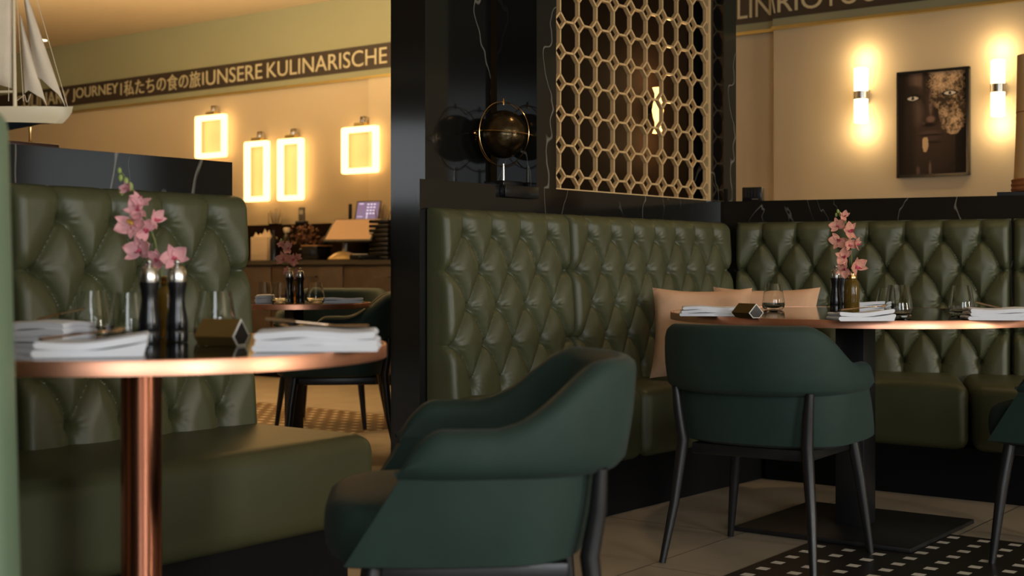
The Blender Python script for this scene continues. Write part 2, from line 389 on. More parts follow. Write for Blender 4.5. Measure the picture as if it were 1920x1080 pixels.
band(-11.9, T(900), 0.012, [
    ('CULINARY', T(33), T(133), la, lb, 'word'), ('JOURNEY', T(139), T(225), la, lb, 'word'),
    ('|', T(229.5), T(231.5), la + .01, lb - .01, 'divider'), ('私たちの食の旅', T(236), T(379), la - .005, lb + .01, 'word'),
    ('|', T(383), T(385.5), la + .01, lb - .01, 'divider'), ('UNSERE', T(390), T(495), la, lb, 'word'),
    ('KULINARISCHE', T(504), T(729), la, lb, 'word')],
    'long dark band with cream words UNSERE KULINARISCHE on the left part of the wall', la, lb)
band(T(1290), ts, 0.012, [('KULIN', T(1325), T(1449), la, lb, 'word')],
    'short dark band reading ULIN on the recessed wall beside the dark post', la, lb)
TO = lambda px: T(px) + 0.0
band(ts + 0.001, T(2150), 0.072, [('\\', T(1455), T(1464), la, lb, 'letter_stroke'), ('RIO', T(1468), T(1552), la, lb, 'word'), ('TOUR', T(1554), T(1688), la, lb, 'word'),
    ('GO', T(1712), T(1790), la, lb, 'word')],
    'dark band with big cream letters RIOTOUR above the framed portrait', la, lb)

# ------------------------------------------------------------------ low marble walls, pillar, screen post
U1 = Vector((0.635, 0.772)).normalized(); A1 = math.atan2(U1.y, U1.x); N1 = Vector((-U1.y, U1.x))   # right banquette, left run
L0 = Vector((-0.3, 4.66))
def p1(t, w): return L0 + U1 * t + N1 * w
def block1(name, t0, t1, w0, w1, z0, z1, m, bev=0.0):
    return MB().box(((t1 - t0) / 2, (w1 - w0) / 2, (z1 - z0) / 2), (t1 - t0, w1 - w0, z1 - z0), 0, bev).build(name, m, None, (*p1(t0, w0), z0), (0, 0, A1), smooth=bool(bev))
LZ = 1.21
struct(block1('wall_center', -0.033, 2.0, 0, 0.128, 0, LZ, MARBLE))
struct(block1('wall_center', 0.24, 0.62, 0.23, 0.41, 0, CEIL, MARBLE))
struct(block1('wall_center', 0.20, 0.62, 0.129, 0.229, 0, LZ, MARBLE))         # tall pillar
struct(block1('wall_center', 0.622, 0.745, 0, 0.20, LZ, CEIL, MARBLE))           # screen jamb
struct(block1('wall_center', 2.03, 2.143, 0, 0.20, LZ, CEIL, MARBLE))            # post at the corner
struct(block1('wall_center', 0.85, 3.0, 0.60, 0.68, 0, CEIL, DARKW))             # dark wall behind the screen
A2 = R(-24); U2 = V2(A2); N2 = Vector((-U2.y, U2.x)); C2 = p1(2.0, 0)
def p2(t, w): return C2 + U2 * t + N2 * w
struct(MB().poly([p2(0, 0), p2(2.6, 0), p2(2.6, 0.22), p2(-0.02, 0.22)], 0, LZ).build('wall_right', MARBLE, smooth=False))
# left low wall
A3 = TH1; U3 = V2(A3); N3 = Vector((-U3.y, U3.x)); B3 = Vector((-0.771, 3.893))     # right top corner of the left backrest
def p3(t, w): return B3 + U3 * t + N3 * w
struct(MB().poly([p3(-2.6, 0.062), p3(-0.005, 0.062), p3(-0.005, 0.31), p3(-2.6, 0.31)], 0, LZ).build('wall_left', MARBLE, smooth=False))

# ------------------------------------------------------------------ lattice screen
def lattice():
    root = thing('lattice_screen', 'tall brass lattice screen of octagons and small diamonds beside the black pillar', 'screen', (*p1(0.748, 0.085), LZ), A1)
    W, H, P, h = 1.28, CEIL - LZ, 0.1255, 0.0350
    m = MB(); b = 0.0085; d = 0.018
    def bar(x0, z0, x1, z1):
        L = math.hypot(x1 - x0, z1 - z0); a = math.atan2(z1 - z0, x1 - x0)
        M = Matrix.Translation(((x0 + x1) / 2, 0, (z0 + z1) / 2)) @ Matrix.Rotation(-a, 4, 'Y')
        m.box((0, 0, 0), (L + b * 0.6, d, b), 0, 0, 2, M)
    nx, nz = int(W / P) + 1, int(H / P) + 2; z00 = P / 2
    for i in range(nx + 1):
        for k in range(nz):
            x, z = i * P, z00 + k * P                       # diamond centres
            segs = [(x + h, z, x, z + h), (x, z + h, x - h, z), (x - h, z, x, z - h), (x, z - h, x + h, z),
                    (x + h, z, x + P - h, z), (x, z + h, x, z + P - h)]
            if k == 0: segs.append((x, 0, x, z - h))
            for (a0, c0, a1, c1) in segs:
                if min(a0, a1) < -0.001 or max(a0, a1) > W - 0.0: 
                    if min(a0, a1) >= 0 and min(a0, a1) < W: a1 = min(a1, W); a0 = min(a0, W)
                    else: continue
                if max(c0, c1) > H: continue
                if abs(a0 - a1) < 1e-4 and abs(c0 - c1) < 1e-4: continue
                bar(a0, c0, a1, c1)
    m.build('lattice', LATT, root, smooth=False)
    fr = MB(); fr.box((W / 2, 0, 0.006), (W, 0.03, 0.012)); fr.box((0.004, 0, H / 2), (0.01, 0.03, H)); fr.box((W - 0.008, 0, H / 2), (0.022, 0.03, H))
    fr.build('frame', LATT, root, smooth=False)
lattice()
# cone lamp on the dark wall
def cone_lamp():
    q = p1(2.28, 0.60); z = CH + (HZ - 209) * q.y / F
    root = thing('wall_lamp', 'small up and down cone wall lamp glowing behind the brass lattice', 'wall lamp', (q.x, q.y, z), A1)
    up = [(0.010, 0.012), (0.020, 0.05), (0.026, 0.075), (0.022, 0.115)]
    MB().lathe([(0.028, 0.115), (0.016, 0.085), (0.016, 0.06), (0.024, 0.035), (0.030, 0.0), (0.024, -0.035), (0.016, -0.06), (0.016, -0.085), (0.028, -0.115)], (0, -0.07, 0)).build('shade', LAMPS, root)
    MB().box((0, -0.03, 0), (0.03, 0.06, 0.03)).build('bracket', BLACKM, root, smooth=False)
    l = bpy.data.lights.new('cone_lamp_light', 'POINT'); l.energy = 5.0; l.color = (1, 0.6, 0.25); l.shadow_soft_size = 0.02
    o = bpy.data.objects.new('cone_lamp_light', l); C.objects.link(o); q2 = p1(2.28, 0.47); o.location = (q2.x, q2.y, z + 0.16)
    o2 = o.copy(); C.objects.link(o2); o2.location = (q2.x, q2.y, z - 0.16)
cone_lamp()

# ------------------------------------------------------------------ tufted banquettes
def tuft_layout(L, n, p, rows):
    pts = []
    for k, z in enumerate(rows):
        m = n if k % 2 == 0 else n + 1
        pts.append([(L / 2 + (i - (m - 1) / 2) * p, z) for i in range(m)])
    return pts
def tuft_mesh(L, z0, z1, n, p, rows, lean, thick, A=0.030, step=0.0046):
    H = z1 - z0; nx, nz = int(L / step), int(H / step)
    xs = np.linspace(0, L, nx + 1); zs = np.linspace(z0, z1, nz + 1)
    X, Z = np.meshgrid(xs, zs, indexing='ij')
    B = tuft_layout(L, n, p, rows); segs = []
    for k in range(len(rows)):
        for i, b in enumerate(B[k]):
            if k % 2 == 0:
                for kk in (k - 1, k + 1):
                    if 0 <= kk < len(rows):
                        segs += [(b, B[kk][i]), (b, B[kk][i + 1])]
            if k == 0: segs.append((b, (b[0], z1 + 0.05)))
            if k == len(rows) - 1: segs.append((b, (b[0], z0 - 0.05)))
        if k % 2 == 1:
            segs.append((B[k][0], (-0.05, B[k][0][1]))); segs.append((B[k][-1], (L + 0.05, B[k][-1][1])))
    D = np.full(X.shape, 9.0)
    for (a, c) in segs:
        a = np.array(a); c = np.array(c); d = c - a; Ls = np.hypot(*d)
        nrm = np.array([-d[1], d[0]]) / Ls
        diag = abs(d[0]) > 0.02 and abs(d[1]) > 0.02
        slope = d[0] * d[1] < 0
        amp = (0.012 if slope else -0.004) * (1 if nrm[0] > 0 else -1) if diag else 0
        N = 6 if diag else 1
        tt = np.linspace(0, 1, N + 1)
        P = a[None] + d[None] * tt[:, None] + nrm[None] * (np.sin(PI * tt) * amp)[:, None]
        for i in range(N):
            q0, q1 = P[i], P[i + 1]; e = q1 - q0; le = e @ e
            t = np.clip(((X - q0[0]) * e[0] + (Z - q0[1]) * e[1]) / le, 0, 1)
            D = np.minimum(D, np.hypot(X - q0[0] - t * e[0], Z - q0[1] - t * e[1]))
    DD = 0.058; dn = np.clip((np.sqrt(D * D + 0.0035 ** 2) - 0.0015) / DD, 0, 1)
    h = 0.0065 * (1 - np.exp(-D / 0.0045)) + 0.0235 * (1 - (1 - dn) ** 2) ** 0.8
    for row in B:
        for (bx, bz) in row:
            r = np.hypot(X - bx, Z - bz); an = np.arctan2(Z - bz, X - bx)
            h -= 0.015 * np.exp(-r / 0.020) + 0.016 * np.exp(-(r / 0.0135) ** 2)
            h += 0.0013 * np.sin(13 * an + bx * 40) * np.exp(-((r - 0.028) / 0.014) ** 2)
    er = 0.030
    ed = np.minimum(X, L - X); e1 = np.clip(ed / er, 0, 1); h -= 0.040 * (1 - np.sqrt(1 - (1 - e1) ** 2))
    te = np.clip((z1 - Z) / 0.045, 0, 1); h -= 0.055 * (1 - np.sqrt(1 - (1 - te) ** 2))
    Y = -h + 0.016 - lean * (z1 - Z) / H
    bm = MB(); V = bm.grid(np.stack([X, Y, Z], -1).tolist())
    per = [V[i][0] for i in range(nx + 1)] + [V[nx][j] for j in range(1, nz + 1)] + [V[i][nz] for i in range(nx - 1, -1, -1)] + [V[0][j] for j in range(nz - 1, 0, -1)]
    bk = [bm.bm.verts.new((v.co.x, thick, v.co.z)) for v in per]; m = len(per)
    for i in range(m): bm.bm.faces.new((per[i], per[(i + 1) % m], bk[(i + 1) % m], bk[i]))
    bm.bm.faces.new(bk[::-1])
    me = bm.mesh('back_panel')
    return me, B
BTN = MB().sphere((0, 0, 0), 0.0085, (1, 0.55, 1), 12, 8).mesh('button')
BTN.materials.append(mat('button_leather', (0.050, 0.058, 0.028), 0.7, spec=0.3)); BTN.polygons.foreach_set('use_smooth', [True] * len(BTN.polygons))
ROWS = [1.022 - 0.131 * k for k in range(5)]
ZT = 1.111
def panel(root, x, L, n, p, lean=0.05, thick=0.06, vis=None):
    me, B = tuft_mesh(L, 0.40, ZT, n, p, ROWS, lean, thick)
    o = link('back_panel', me, LEATHER, root, (x, 0, 0))
    for row in B:
        for (bx, bz) in row:
            if vis and not vis(x + bx, bz): continue
            b = link('button', BTN, None, o, (bx, 0.040 - lean * (ZT - bz) / (ZT - 0.40), bz), smooth=False)
    return o
def loc2(q, o, a):                                        # world plan point into the local frame
    d = Vector((q[0], q[1])) - Vector((o[0], o[1])); return (d.x * math.cos(a) + d.y * math.sin(a), -d.x * math.sin(a) + d.y * math.cos(a))
def cushion_mesh(pts, z0, z1, bev=0.045):
    return MB().poly(pts, z0, z1, bev, 5)

# left banquette
o3 = p3(0, 0)
rt = thing('tufted_banquette', 'olive green buttoned leather banquette behind the left table with the copper column', 'banquette', (o3.x, o3.y, 0), A3)
panel(rt, -0.765, 0.765, 4, 0.163)
panel(rt, -0.765 - 0.012 - 0.765, 0.765, 4, 0.163, vis=lambda x, z: x > -1.0)
MB().poly([(-1.55, -0.50), (0.02, -0.50), (0.02, 0.055), (-1.55, 0.055)], 0.21, 0.452, 0.05, 6).build('seat_cushion', LEATHER, rt)
MB().poly([(-1.55, -0.43), (-0.03, -0.43), (-0.03, 0.055), (-1.55, 0.055)], 0.0, 0.212).build('plinth', PLINTH, rt, smooth=False)

# right banquette, run beside the screen
o1 = Vector((-0.2455, 4.615)) ; L1 = 1.967
rt1 = thing('tufted_banquette', 'olive green buttoned leather banquette run under the brass lattice screen', 'banquette', (o1.x, o1.y, 0), A1)
panel(rt1, 0.0, 0.735, 4, 0.163, thick=0.066)
panel(rt1, 0.745, 1.215, 7, 0.160, thick=0.066, vis=lambda x, z: z > 0.55)
fr0 = Vector((1.056, 5.679)) + Vector((U1.y, -U1.x)) * 0.03        # front corner of the seat
c1 = loc2(fr0, o1, A1)
cb = loc2((1.03, 6.16), o1, A1)
for (x0, x1) in ((0.0, 0.735), (0.742, c1[0])):
    q = [(x0, c1[1]), (x1, c1[1]), (x1 if x1 < 1 else cb[0], 0.05), (x0, 0.05)]
    MB().poly(q, 0.19, 0.452, 0.045, 5).build('seat_cushion', LEATHER, rt1)
MB().poly([(0.04, c1[1] + 0.04), (c1[0] + 0.04, c1[1] + 0.04), (c1[0] + 0.1, 0.05), (0.04, 0.05)], 0, 0.20).build('plinth', PLINTH, rt1, smooth=False)
# right banquette, back run
o2 = Vector((1.012, 6.130))
rt2 = thing('tufted_banquette', 'olive green buttoned leather banquette run at the back of the right table', 'banquette', (o2.x, o2.y, 0), A2)
panel(rt2, 0.015, 1.185, 7, 0.158, thick=0.044, vis=lambda x, z: z > 0.45)
panel(rt2, 1.212, 1.185, 7, 0.158, thick=0.044, vis=lambda x, z: x < 1.45)
AP = R(-37.5); UP = V2(AP); fq = [fr0 + UP * s for s in (0.0, 0.86, 0.872, 1.9)]
lq = [loc2(q, o2, A2) for q in fq]
MB().poly([lq[0], lq[1], (0.99, 0.04), (0.02, 0.04)], 0.19, 0.452, 0.045, 5).build('seat_cushion', LEATHER, rt2)
MB().poly([lq[2], lq[3], (2.2, 0.04), (1.0, 0.04)], 0.19, 0.452, 0.045, 5).build('seat_cushion', LEATHER, rt2)
pf = [loc2(fr0 + UP * s + Vector((-UP.y, UP.x)) * 0.03, o2, A2) for s in (-0.02, 1.9)]
MB().poly([pf[0], pf[1], (2.2, 0.04), (0.02, 0.04)], 0, 0.20).build('plinth', PLINTH, rt2, smooth=False)
# foreground banquette end at the left edge
fg = thing('banquette_end', 'pale sage green banquette end, out of focus at the left edge of the view', 'banquette', (-0.71, 1.80, 0), 0)
m = MB()
m.box((-0.40, 0, 0.56), (0.86, 0.11, 1.12), 0, 0.035, 4)
bmv = m.bm.verts[:]
for v in bmv: v.co.x += 0.020 - 0.030 * (v.co.z / 1.1)
m.build('backrest', LEATHER_EDGE, fg)
MB().box((-0.45, -0.30, 0.34), (0.75, 0.48, 0.20), 0, 0.04, 3).build('seat_cushion', LEATHER_EDGE, fg)
MB().box((-0.45, -0.28, 0.12), (0.70, 0.42, 0.236)).build('plinth', PLINTH, fg, smooth=False)

# ------------------------------------------------------------------ armchairs
def chair():
    root = thing('armchair', 'x', 'chair')
    Wd, Bd, y0 = 0.285, 0.245, -0.02
    ex = 2.35
    def plan(s, yend, inset=0.0, bk=0.0):
        # s in -1..1 : from the front tip of the left arm round the back to the front tip of the right arm
        W, B = Wd - inset, Bd - inset - bk
        a = abs(s); sg = 1 if s > 0 else -1
        k = 0.55
        if a > k: 
            f = (a - k) / (1 - k); return Vector((sg * (W + 0.006 * math.sin(PI * f) - 0.02 * f * f), y0 + f * (yend - y0)))
        th = a / k * PI / 2
        c, q = math.cos(th), math.sin(th)
        return Vector((sg * W * abs(q) ** (2 / ex), y0 - B * abs(c) ** (2 / ex)))
    def ztop(s):
        a = abs(s)
        def sm(t): t = min(1, max(0, t)); return t * t * (3 - 2 * t)
        z = 0.732 - (0.732 - 0.616) * sm((a - 0.25) / 0.33)
        if a > 0.80:
            f = (a - 0.80) / 0.20; z -= 0.082 * f ** 2.0
        return z
    ZB = 0.539
    m = MB(); rows = []; NS = 84
    for i in range(NS + 1):
        s = -1 + 2 * i / NS; yt = 0.165; zt = ztop(s)
        a = abs(s); th = 0.060 if a < 0.8 else 0.060 - 0.020 * ((a - 0.8) / 0.2)
        flare = 0.026 * max(0, 1 - (a / 0.6) ** 2)          # back leans outwards
        po = plan(s, yt, -0.012); pi_ = plan(s, yt - 0.01, th - 0.012)
        d = (pi_ - po); dl = d.normalized() if d.length > 1e-6 else Vector((0, 1))
        h = zt - ZB; r = min(0.026, h * 0.45)
        prof = [(0.004, 0.0), (0.0, 0.006)]
        for k in range(1, 4): prof.append((-0.004 * math.sin(PI * k / 4), 0.006 + (h - r - 0.006) * k / 4))
        prof.append((0.0, h - r))
        for k in range(1, 6):
            an = PI * k / 6; prof.append((d.length / 2 - d.length / 2 * math.cos(an), h - r + r * math.sin(an)))
        prof += [(d.length, h - r), (d.length, h * 0.5), (d.length, -0.02), (0.012, -0.01)]
        row = []
        for (u, v) in prof:
            q = po + dl * u - dl * flare * (v / 0.2)
            row.append((q.x, q.y, ZB + v))
        rows.append(row)
    V = m.grid(rows, closed_v=True)
    m.bm.faces.new(V[0]); m.bm.faces.new(V[-1][::-1])
    m.build('backrest', CHAIR, root)
    # lower shell
    m = MB(); rows = []
    for i in range(NS + 1):
        s = -1 + 2 * i / NS; row = []
        for j in range(9):
            f = j / 8; z = 0.541 - f * 0.166
            ye = 0.150 + 0.105 * f; ins = 0.0 + 0.016 * f * f
            q = plan(s, ye, ins, 0.036 + 0.02 * f); row.append((q.x, q.y, z))
        q = plan(s, 0.25, 0.05, 0.05); row.append((q.x, q.y, 0.365))
        for j in range(7, -1, -1):
            f = j / 8; z = 0.541 - f * 0.166; q = plan(s, 0.145 + 0.105 * f, 0.038, 0.03); row.append((q.x, q.y, z))
        rows.append(row)
    V = m.grid(rows, closed_v=True); m.bm.faces.new(V[0]); m.bm.faces.new(V[-1][::-1])
    m.build('side_shell', CHAIR, root)
    # seat: thick cushion with rounded front
    out = []
    for k in range(40):
        a = 2 * PI * k / 40; c, s_ = math.cos(a), math.sin(a)
        x = 0.252 * math.copysign(abs(c) ** (2 / 3.2), c); y = 0.060 + 0.24 * math.copysign(abs(s_) ** (2 / 3.2), s_)
        out.append((x, y))
    prof = [(0.86, 0.362), (0.95, 0.368), (0.985, 0.385), (1.0, 0.41), (0.995, 0.44), (0.965, 0.462), (0.90, 0.474), (0.70, 0.482), (0.35, 0.486)]
    m = MB(); rings = [[(x * k, 0.060 + (y - 0.060) * k, z) for (x, y) in out] for (k, z) in prof]
    V = m.grid(rings, closed_v=True); m.bm.faces.new(V[0][::-1]); m.bm.faces.new(V[-1])
    m.build('seat', CHAIR, root)
    MB().box((0, 0.03, 0.345), (0.38, 0.36, 0.034), 0, 0.005).build('seat_frame', BLACKM, root)
    for sx in (-1, 1):
        MB().tube([(sx * 0.215, -0.204, 0.537), (sx * 0.208, -0.200, 0.46), (sx * 0.200, -0.186, 0.375), (sx * 0.220, -0.205, 0.18), (sx * 0.242, -0.243, 0.0)],
                  [0.013, 0.0165, 0.0185, 0.015, 0.0105], 14).build('leg', BLACKM, root)
        MB().tube([(sx * 0.195, 0.205, 0.36), (sx * 0.212, 0.222, 0.24), (sx * 0.240, 0.245, 0.0)], [0.0185, 0.018, 0.0105], 14).build('leg', BLACKM, root)
    return root
ch = chair()
def place(o, x, y, fwd): o.location = (x, y, 0); o.rotation_euler = (0, 0, fwd - PI / 2)
place(ch, 0.795, 4.135, R(56)); ch['label'] = 'dark green armchair seen from behind in front of the right table'
ch['group'] = 'dark green armchairs around the tables'
G = ch['group']
copy_tree(ch, (-0.062, 2.60, 0), R(185 - 90), 'dark green armchair seen side-on in the foreground beside the copper column table', G)
copy_tree(ch, (1.80, 4.10, 0), R(143 - 90), 'dark green armchair cut off by the right edge of the view', G)
copy_tree(ch, (-0.82, 6.47, 0), R(186 - 90), 'dark armchair side-on at the far table, its back against the black pillar edge', G, 1.07)
copy_tree(ch, (-1.04, 7.75, 0), R(262 - 90), 'armchair with only its rounded green back showing behind the far table', G, 1.07)
copy_tree(ch, (-0.33, 7.25, 0), R(180 - 90), 'armchair mostly hidden by the black pillar, brown seat edge showing', G)

# ------------------------------------------------------------------ tables
def round_table(name, label, c, zt, a, b, ang, th, col_r, colm, plate, square=False, prz=0.0, group='round tables with copper rims'):
    root = thing(name, label, 'table', (c[0], c[1], 0), 0, group)
    n = 96; pts = [(a * math.cos(2 * PI * k / n), b * math.sin(2 * PI * k / n)) for k in range(n)]
    ca, sa = math.cos(ang), math.sin(ang)
    rp = lambda k: [(x * k * ca - y * k * sa, x * k * sa + y * k * ca) for (x, y) in pts]
    MB().poly(rp(0.985), zt - th + 0.004, zt).build('tabletop', BLACKG, root)
    m = MB(); o_, i_ = rp(1.0), rp(0.9855)
    prof = [(o_, zt - th), (o_, zt - 0.0015), (rp(0.998), zt + 0.0005), (i_, zt + 0.0005), (i_, zt - th)]
    m.grid([[(x, y, z) for (x, y) in q] for (q, z) in prof], True, True); m.build('rim', COPPER, root)
    if square: MB().box((0, 0, (zt - th + 0.018) / 2), (col_r * 2, col_r * 2, zt - th - 0.016), prz, 0.003).build('column', colm, root)
    else: MB().lathe([(col_r, 0.014), (col_r, zt - th)], n=48).build('column', colm, root)
    MB().box((0, 0, 0.010), (plate, plate, 0.016), prz, 0.004).build('base_plate', BLACKM, root)
    return root
round_table('round_table', 'round black table with copper rim and copper column in the left foreground', (-0.713, 2.565), 0.75, 0.47, 0.47, 0, 0.0245, 0.0385, COPPERD, 0.45)
round_table('round_table', 'large round black table with copper rim at the corner banquette on the right', (1.19, 4.62), 0.745, 0.635, 0.74, 0, 0.024, 0.052, BLACKM, 0.62, True, TH1)
round_table('round_table', 'small far round table with copper rim in front of the dark cabinets', (-1.03, 6.30), 0.738, 0.36, 0.36, 0, 0.024, 0.032, BLACKM, 0.42, True, TH1)

# ------------------------------------------------------------------ table ware
def glass_mesh():
    o = [(0.0, 0.0), (0.026, 0.0), (0.034, 0.002), (0.0395, 0.008), (0.0418, 0.018), (0.0412, 0.028), (0.0378, 0.050), (0.0335, 0.074), (0.0300, 0.096)]
    i = [(0.0288, 0.096), (0.0322, 0.074), (0.0365, 0.050), (0.0399, 0.028), (0.0402, 0.021), (0.037, 0.013), (0.030, 0.0100), (0.0, 0.009)]
    return MB().lathe(o + i, n=40, cap=False).mesh('glass')
GM = glass_mesh()
def put_glass(pos, label, group, k=1.0):
    o = link('drinking_glass', GM if not GM.users else GM, GLASS if not GM.materials else None, None, pos, smooth=True)
    o.scale = (k,) * 3; return tag(o, label, 'glass', group)
def mill(pos, label, group, k=1.0, lit=False):
    root = thing('pepper_mill', label, 'mill', pos, 0, group, k)
    MB().lathe([(0.0, 0.0), (0.0205, 0.0), (0.0212, 0.003), (0.0212, 0.022), (0.0205, 0.0235), (0.0212, 0.025), (0.0205, 0.045), (0.0165, 0.068), (0.0148, 0.083), (0.0160, 0.1), (0.0192, 0.116), (0.0192, 0.119), (0, 0.119)], n=32, cap=False).build('body', BLACKS, root)
    MB().lathe([(0.0, 0.119), (0.0185, 0.119), (0.0190, 0.124), (0.0185, 0.138), (0.0150, 0.147), (0.006, 0.150), (0.0035, 0.152), (0.0035, 0.1535), (0.0062, 0.157), (0.0062, 0.160), (0.004, 0.163), (0, 0.1637)], n=32, cap=False).build('cap', STEEL, root)
    return root
MILLS = 'black pepper mills with steel caps'
def napkin_mesh(wd, dp, layers, th, seed, fan=0.0):
    r = np.random.default_rng(seed); m = MB()
    ph = r.uniform(0, 6, 8)
    for k in range(layers):
        z0 = k * th; w2 = wd / 2 * (1 - 0.02 * k + r.uniform(-0.02, 0.02)); d2 = dp / 2 * (1 - 0.03 * r.uniform(0, 1)); off = r.uniform(-0.004, 0.004)
        P = []; ny = 14; nxx = 22
        for j in range(ny + 1):
            y = -d2 + 2 * d2 * j / ny; row = []
            sec = []
            for i in range(nxx + 1):
                x = -w2 + th * 0.5 + (2 * w2 - th) * i / nxx; sec.append((x, z0))
            for q in range(1, 5): a = -PI / 2 + PI * q / 5; sec.append((w2 - th * .5 + th * .48 * math.cos(a), z0 + th / 2 + th * 0.48 * math.sin(a)))
            for i in range(nxx, -1, -1):
                x = -w2 + th * 0.5 + (2 * w2 - th) * i / nxx; sec.append((x, z0 + th * 0.97))
            for q in range(1, 5): a = PI / 2 + PI * q / 5; sec.append((-w2 + th * .5 + th * .48 * math.cos(a), z0 + th / 2 + th * 0.48 * math.sin(a)))
            for (x, z) in sec:
                amp = 0.0022 * min(1, (z0 + th * 0.3) / th)
                if k == 0 and z <= z0 + 1e-6: amp = 0
                zz = z + amp * (math.sin(x * 38 + ph[0] + k) + math.sin(y * 45 + ph[1])) + (fan * (x / w2) ** 2 if z > 0 and x > 0 else 0)
                yy = y + 0.002 * math.sin(x * 30 + ph[2] + k) if j in (0, ny) else y
                row.append((x + off, yy, max(0.0, zz)))
            P.append(row)
        V = m.grid(P, closed_v=True); m.bm.faces.new(V[0]); m.bm.faces.new(V[-1][::-1])
    return m.mesh('napkin')
def napkin(pos, rz, wd, dp, layers, th, seed, label, fan=0.0, group='folded white napkins at the place settings'):
    return tag(link('folded_napkin', napkin_mesh(wd, dp, layers, th, seed, fan), WHITE, None, pos, (0, 0, rz)), label, 'napkin', group)
def knife(pos, rot, label, L=0.2, m_=None):
    root = thing('knife', label, 'cutlery', pos, 0); root.rotation_euler = rot
    MB().tube([(0, 0, 0), (L * 0.42, 0, 0), (L * 0.45, 0, 0)], [0.0045, 0.005, 0.003], 10, sq=0.55).build('handle', m_ or CUTLERY, root)
    m = MB(); z = 0.0008
    o = [(L * .45, -.005), (L * .93, -.009), (L, .002), (L * .97, .009), (L * .45, .008)]
    v0 = [m.bm.verts.new((x, y, -z)) for x, y in o]; v1 = [m.bm.verts.new((x, y, z)) for x, y in o]
    m.bm.faces.new(v0[::-1]); m.bm.faces.new(v1)
    for i in range(5): m.bm.faces.new((v0[i], v0[(i + 1) % 5], v1[(i + 1) % 5], v1[i]))
    m.build('blade', m_ or CUTLERY, root); return root
def fork(pos, rot, label, L=0.19, m_=None):
    root = thing('fork', label, 'cutlery', pos, 0); root.rotation_euler = rot
    MB().tube([(0, 0, 0), (L * 0.2, 0, 0), (L * 0.6, 0, 0.0), (L * .7, 0, 0)], [0.0065, 0.0055, 0.003, 0.0035], 10, sq=0.4).build('handle', m_ or CUTLERY, root)
    m = MB(); m.box((L * 0.745, 0, 0), (L * 0.10, 0.021, 0.0018), 0, 0.0006)
    for k in range(4): m.tube([(L * .78, -0.0088 + k * .00585, 0), (L * .9, -0.0088 + k * .00585, -0.003), (L, -0.0088 + k * .00585, 0.002)], [0.0014, 0.0013, 0.0008], 6)
    m.build('tines', m_ or CUTLERY, root); return root
def prism_sign(pos, rz, label, s=0.040, L=0.085):
    root = thing('table_sign', label, 'table sign', pos, rz, 'small bronze prism table signs')
    h = s * math.sqrt(2) / 2; cut = h * 0.45
    pr = [(0, 2 * h - cut), (h, h - cut), (h - (h - cut), 0), (-(h - (h - cut)), 0), (-h, h - cut)]
    pr = [(0, 2 * h - cut), (h, h - cut), (cut, 0), (-cut, 0), (-h, h - cut)]
    def prism(k, y0, y1, zc):
        m = MB(); a = [m.bm.verts.new((x * k, y0, zc + (z - zc) * k)) for x, z in pr]; b = [m.bm.verts.new((x * k, y1, zc + (z - zc) * k)) for x, z in pr]
        m.bm.faces.new(a[::-1]); m.bm.faces.new(b)
        for i in range(5): m.bm.faces.new((a[i], a[(i + 1) % 5], b[(i + 1) % 5], b[i]))
        return m
    zc = h - cut
    prism(1.0, 0.0, L, zc).build('body', GOLDS, root, smooth=False)
    prism(1.0, -0.0015, -0.0001, zc).build('edge', WHITED, root, smooth=False)
    prism(0.86, -0.003, -0.0016, zc).build('face', BLACKS, root, smooth=False)
    return root
def bottle_vase(pos, label, k=1.0):
    root = thing('bottle_vase', label, 'vase', pos, 0, 'amber glass bottle vases', k)
    MB().lathe([(0, 0), (0.024, 0), (0.0265, 0.004), (0.0265, 0.095), (0.022, 0.108), (0.0155, 0.114), (0.0155, 0.118), (0.0135, 0.118), (0.0135, 0.112), (0.0235, 0.093), (0.0235, 0.006), (0, 0.004)], n=32, cap=False).build('bottle', AMBERG, root)
    MB().lathe([(0.0165, 0.116), (0.0185, 0.118), (0.0185, 0.124), (0.0165, 0.126), (0.0185, 0.128), (0.0185, 0.134), (0.0165, 0.136), (0.013, 0.136), (0.013, 0.116)], n=32, cap=False).build('collar', BRASS, root)
    return root
def petal_pts(L, Wd, cup, rot, tilt, c, M):
    out = []; nu, nv = 6, 5
    for i in range(nu + 1):
        u = i / nu; row = []
        wv = Wd * math.sin(PI * (0.08 + 0.92 * u) ** 0.8) ** 0.8 if u < 1 else Wd * 0.05
        for j in range(nv + 1):
            v = -1 + 2 * j / nv
            p = Vector((v * wv / 2, L * u, cup * (u * u) * L + 0.12 * Wd * v * v))
            p = Matrix.Rotation(rot, 3, 'Z') @ (Matrix.Rotation(tilt, 3, 'X') @ p)
            row.append(M @ p + c)
        out.append(row)
    return out
def flower(root, c, size, face, m1, roll=0.0):
    c = Vector(c); q = Vector(face).normalized().to_track_quat('Z', 'Y').to_matrix() @ Matrix.Rotation(roll, 3, 'Z')
    m = MB()
    for k in range(3): m.grid(petal_pts(size * 0.55, size * 0.30, 0.25, k * 2 * PI / 3, R(15), c - q @ Vector((0, 0, 0.002)), q))
    for k in (-1, 1): m.grid(petal_pts(size * 0.55, size * 0.50, 0.2, k * R(72), R(12), c, q))
    o = m.build('flower', m1, root)
    sol = o.modifiers.new('s', 'SOLIDIFY'); sol.thickness = 0.0008
    l = MB()
    l.grid(petal_pts(size * 0.26, size * 0.20, 0.9, PI, R(35), c + q @ Vector((0, 0, 0.004)), q))
    l.sphere(c + q @ Vector((0, 0, 0.005)), size * 0.06)
    l.build('lip', LIP if roll < 3 else LIPY, o); return o
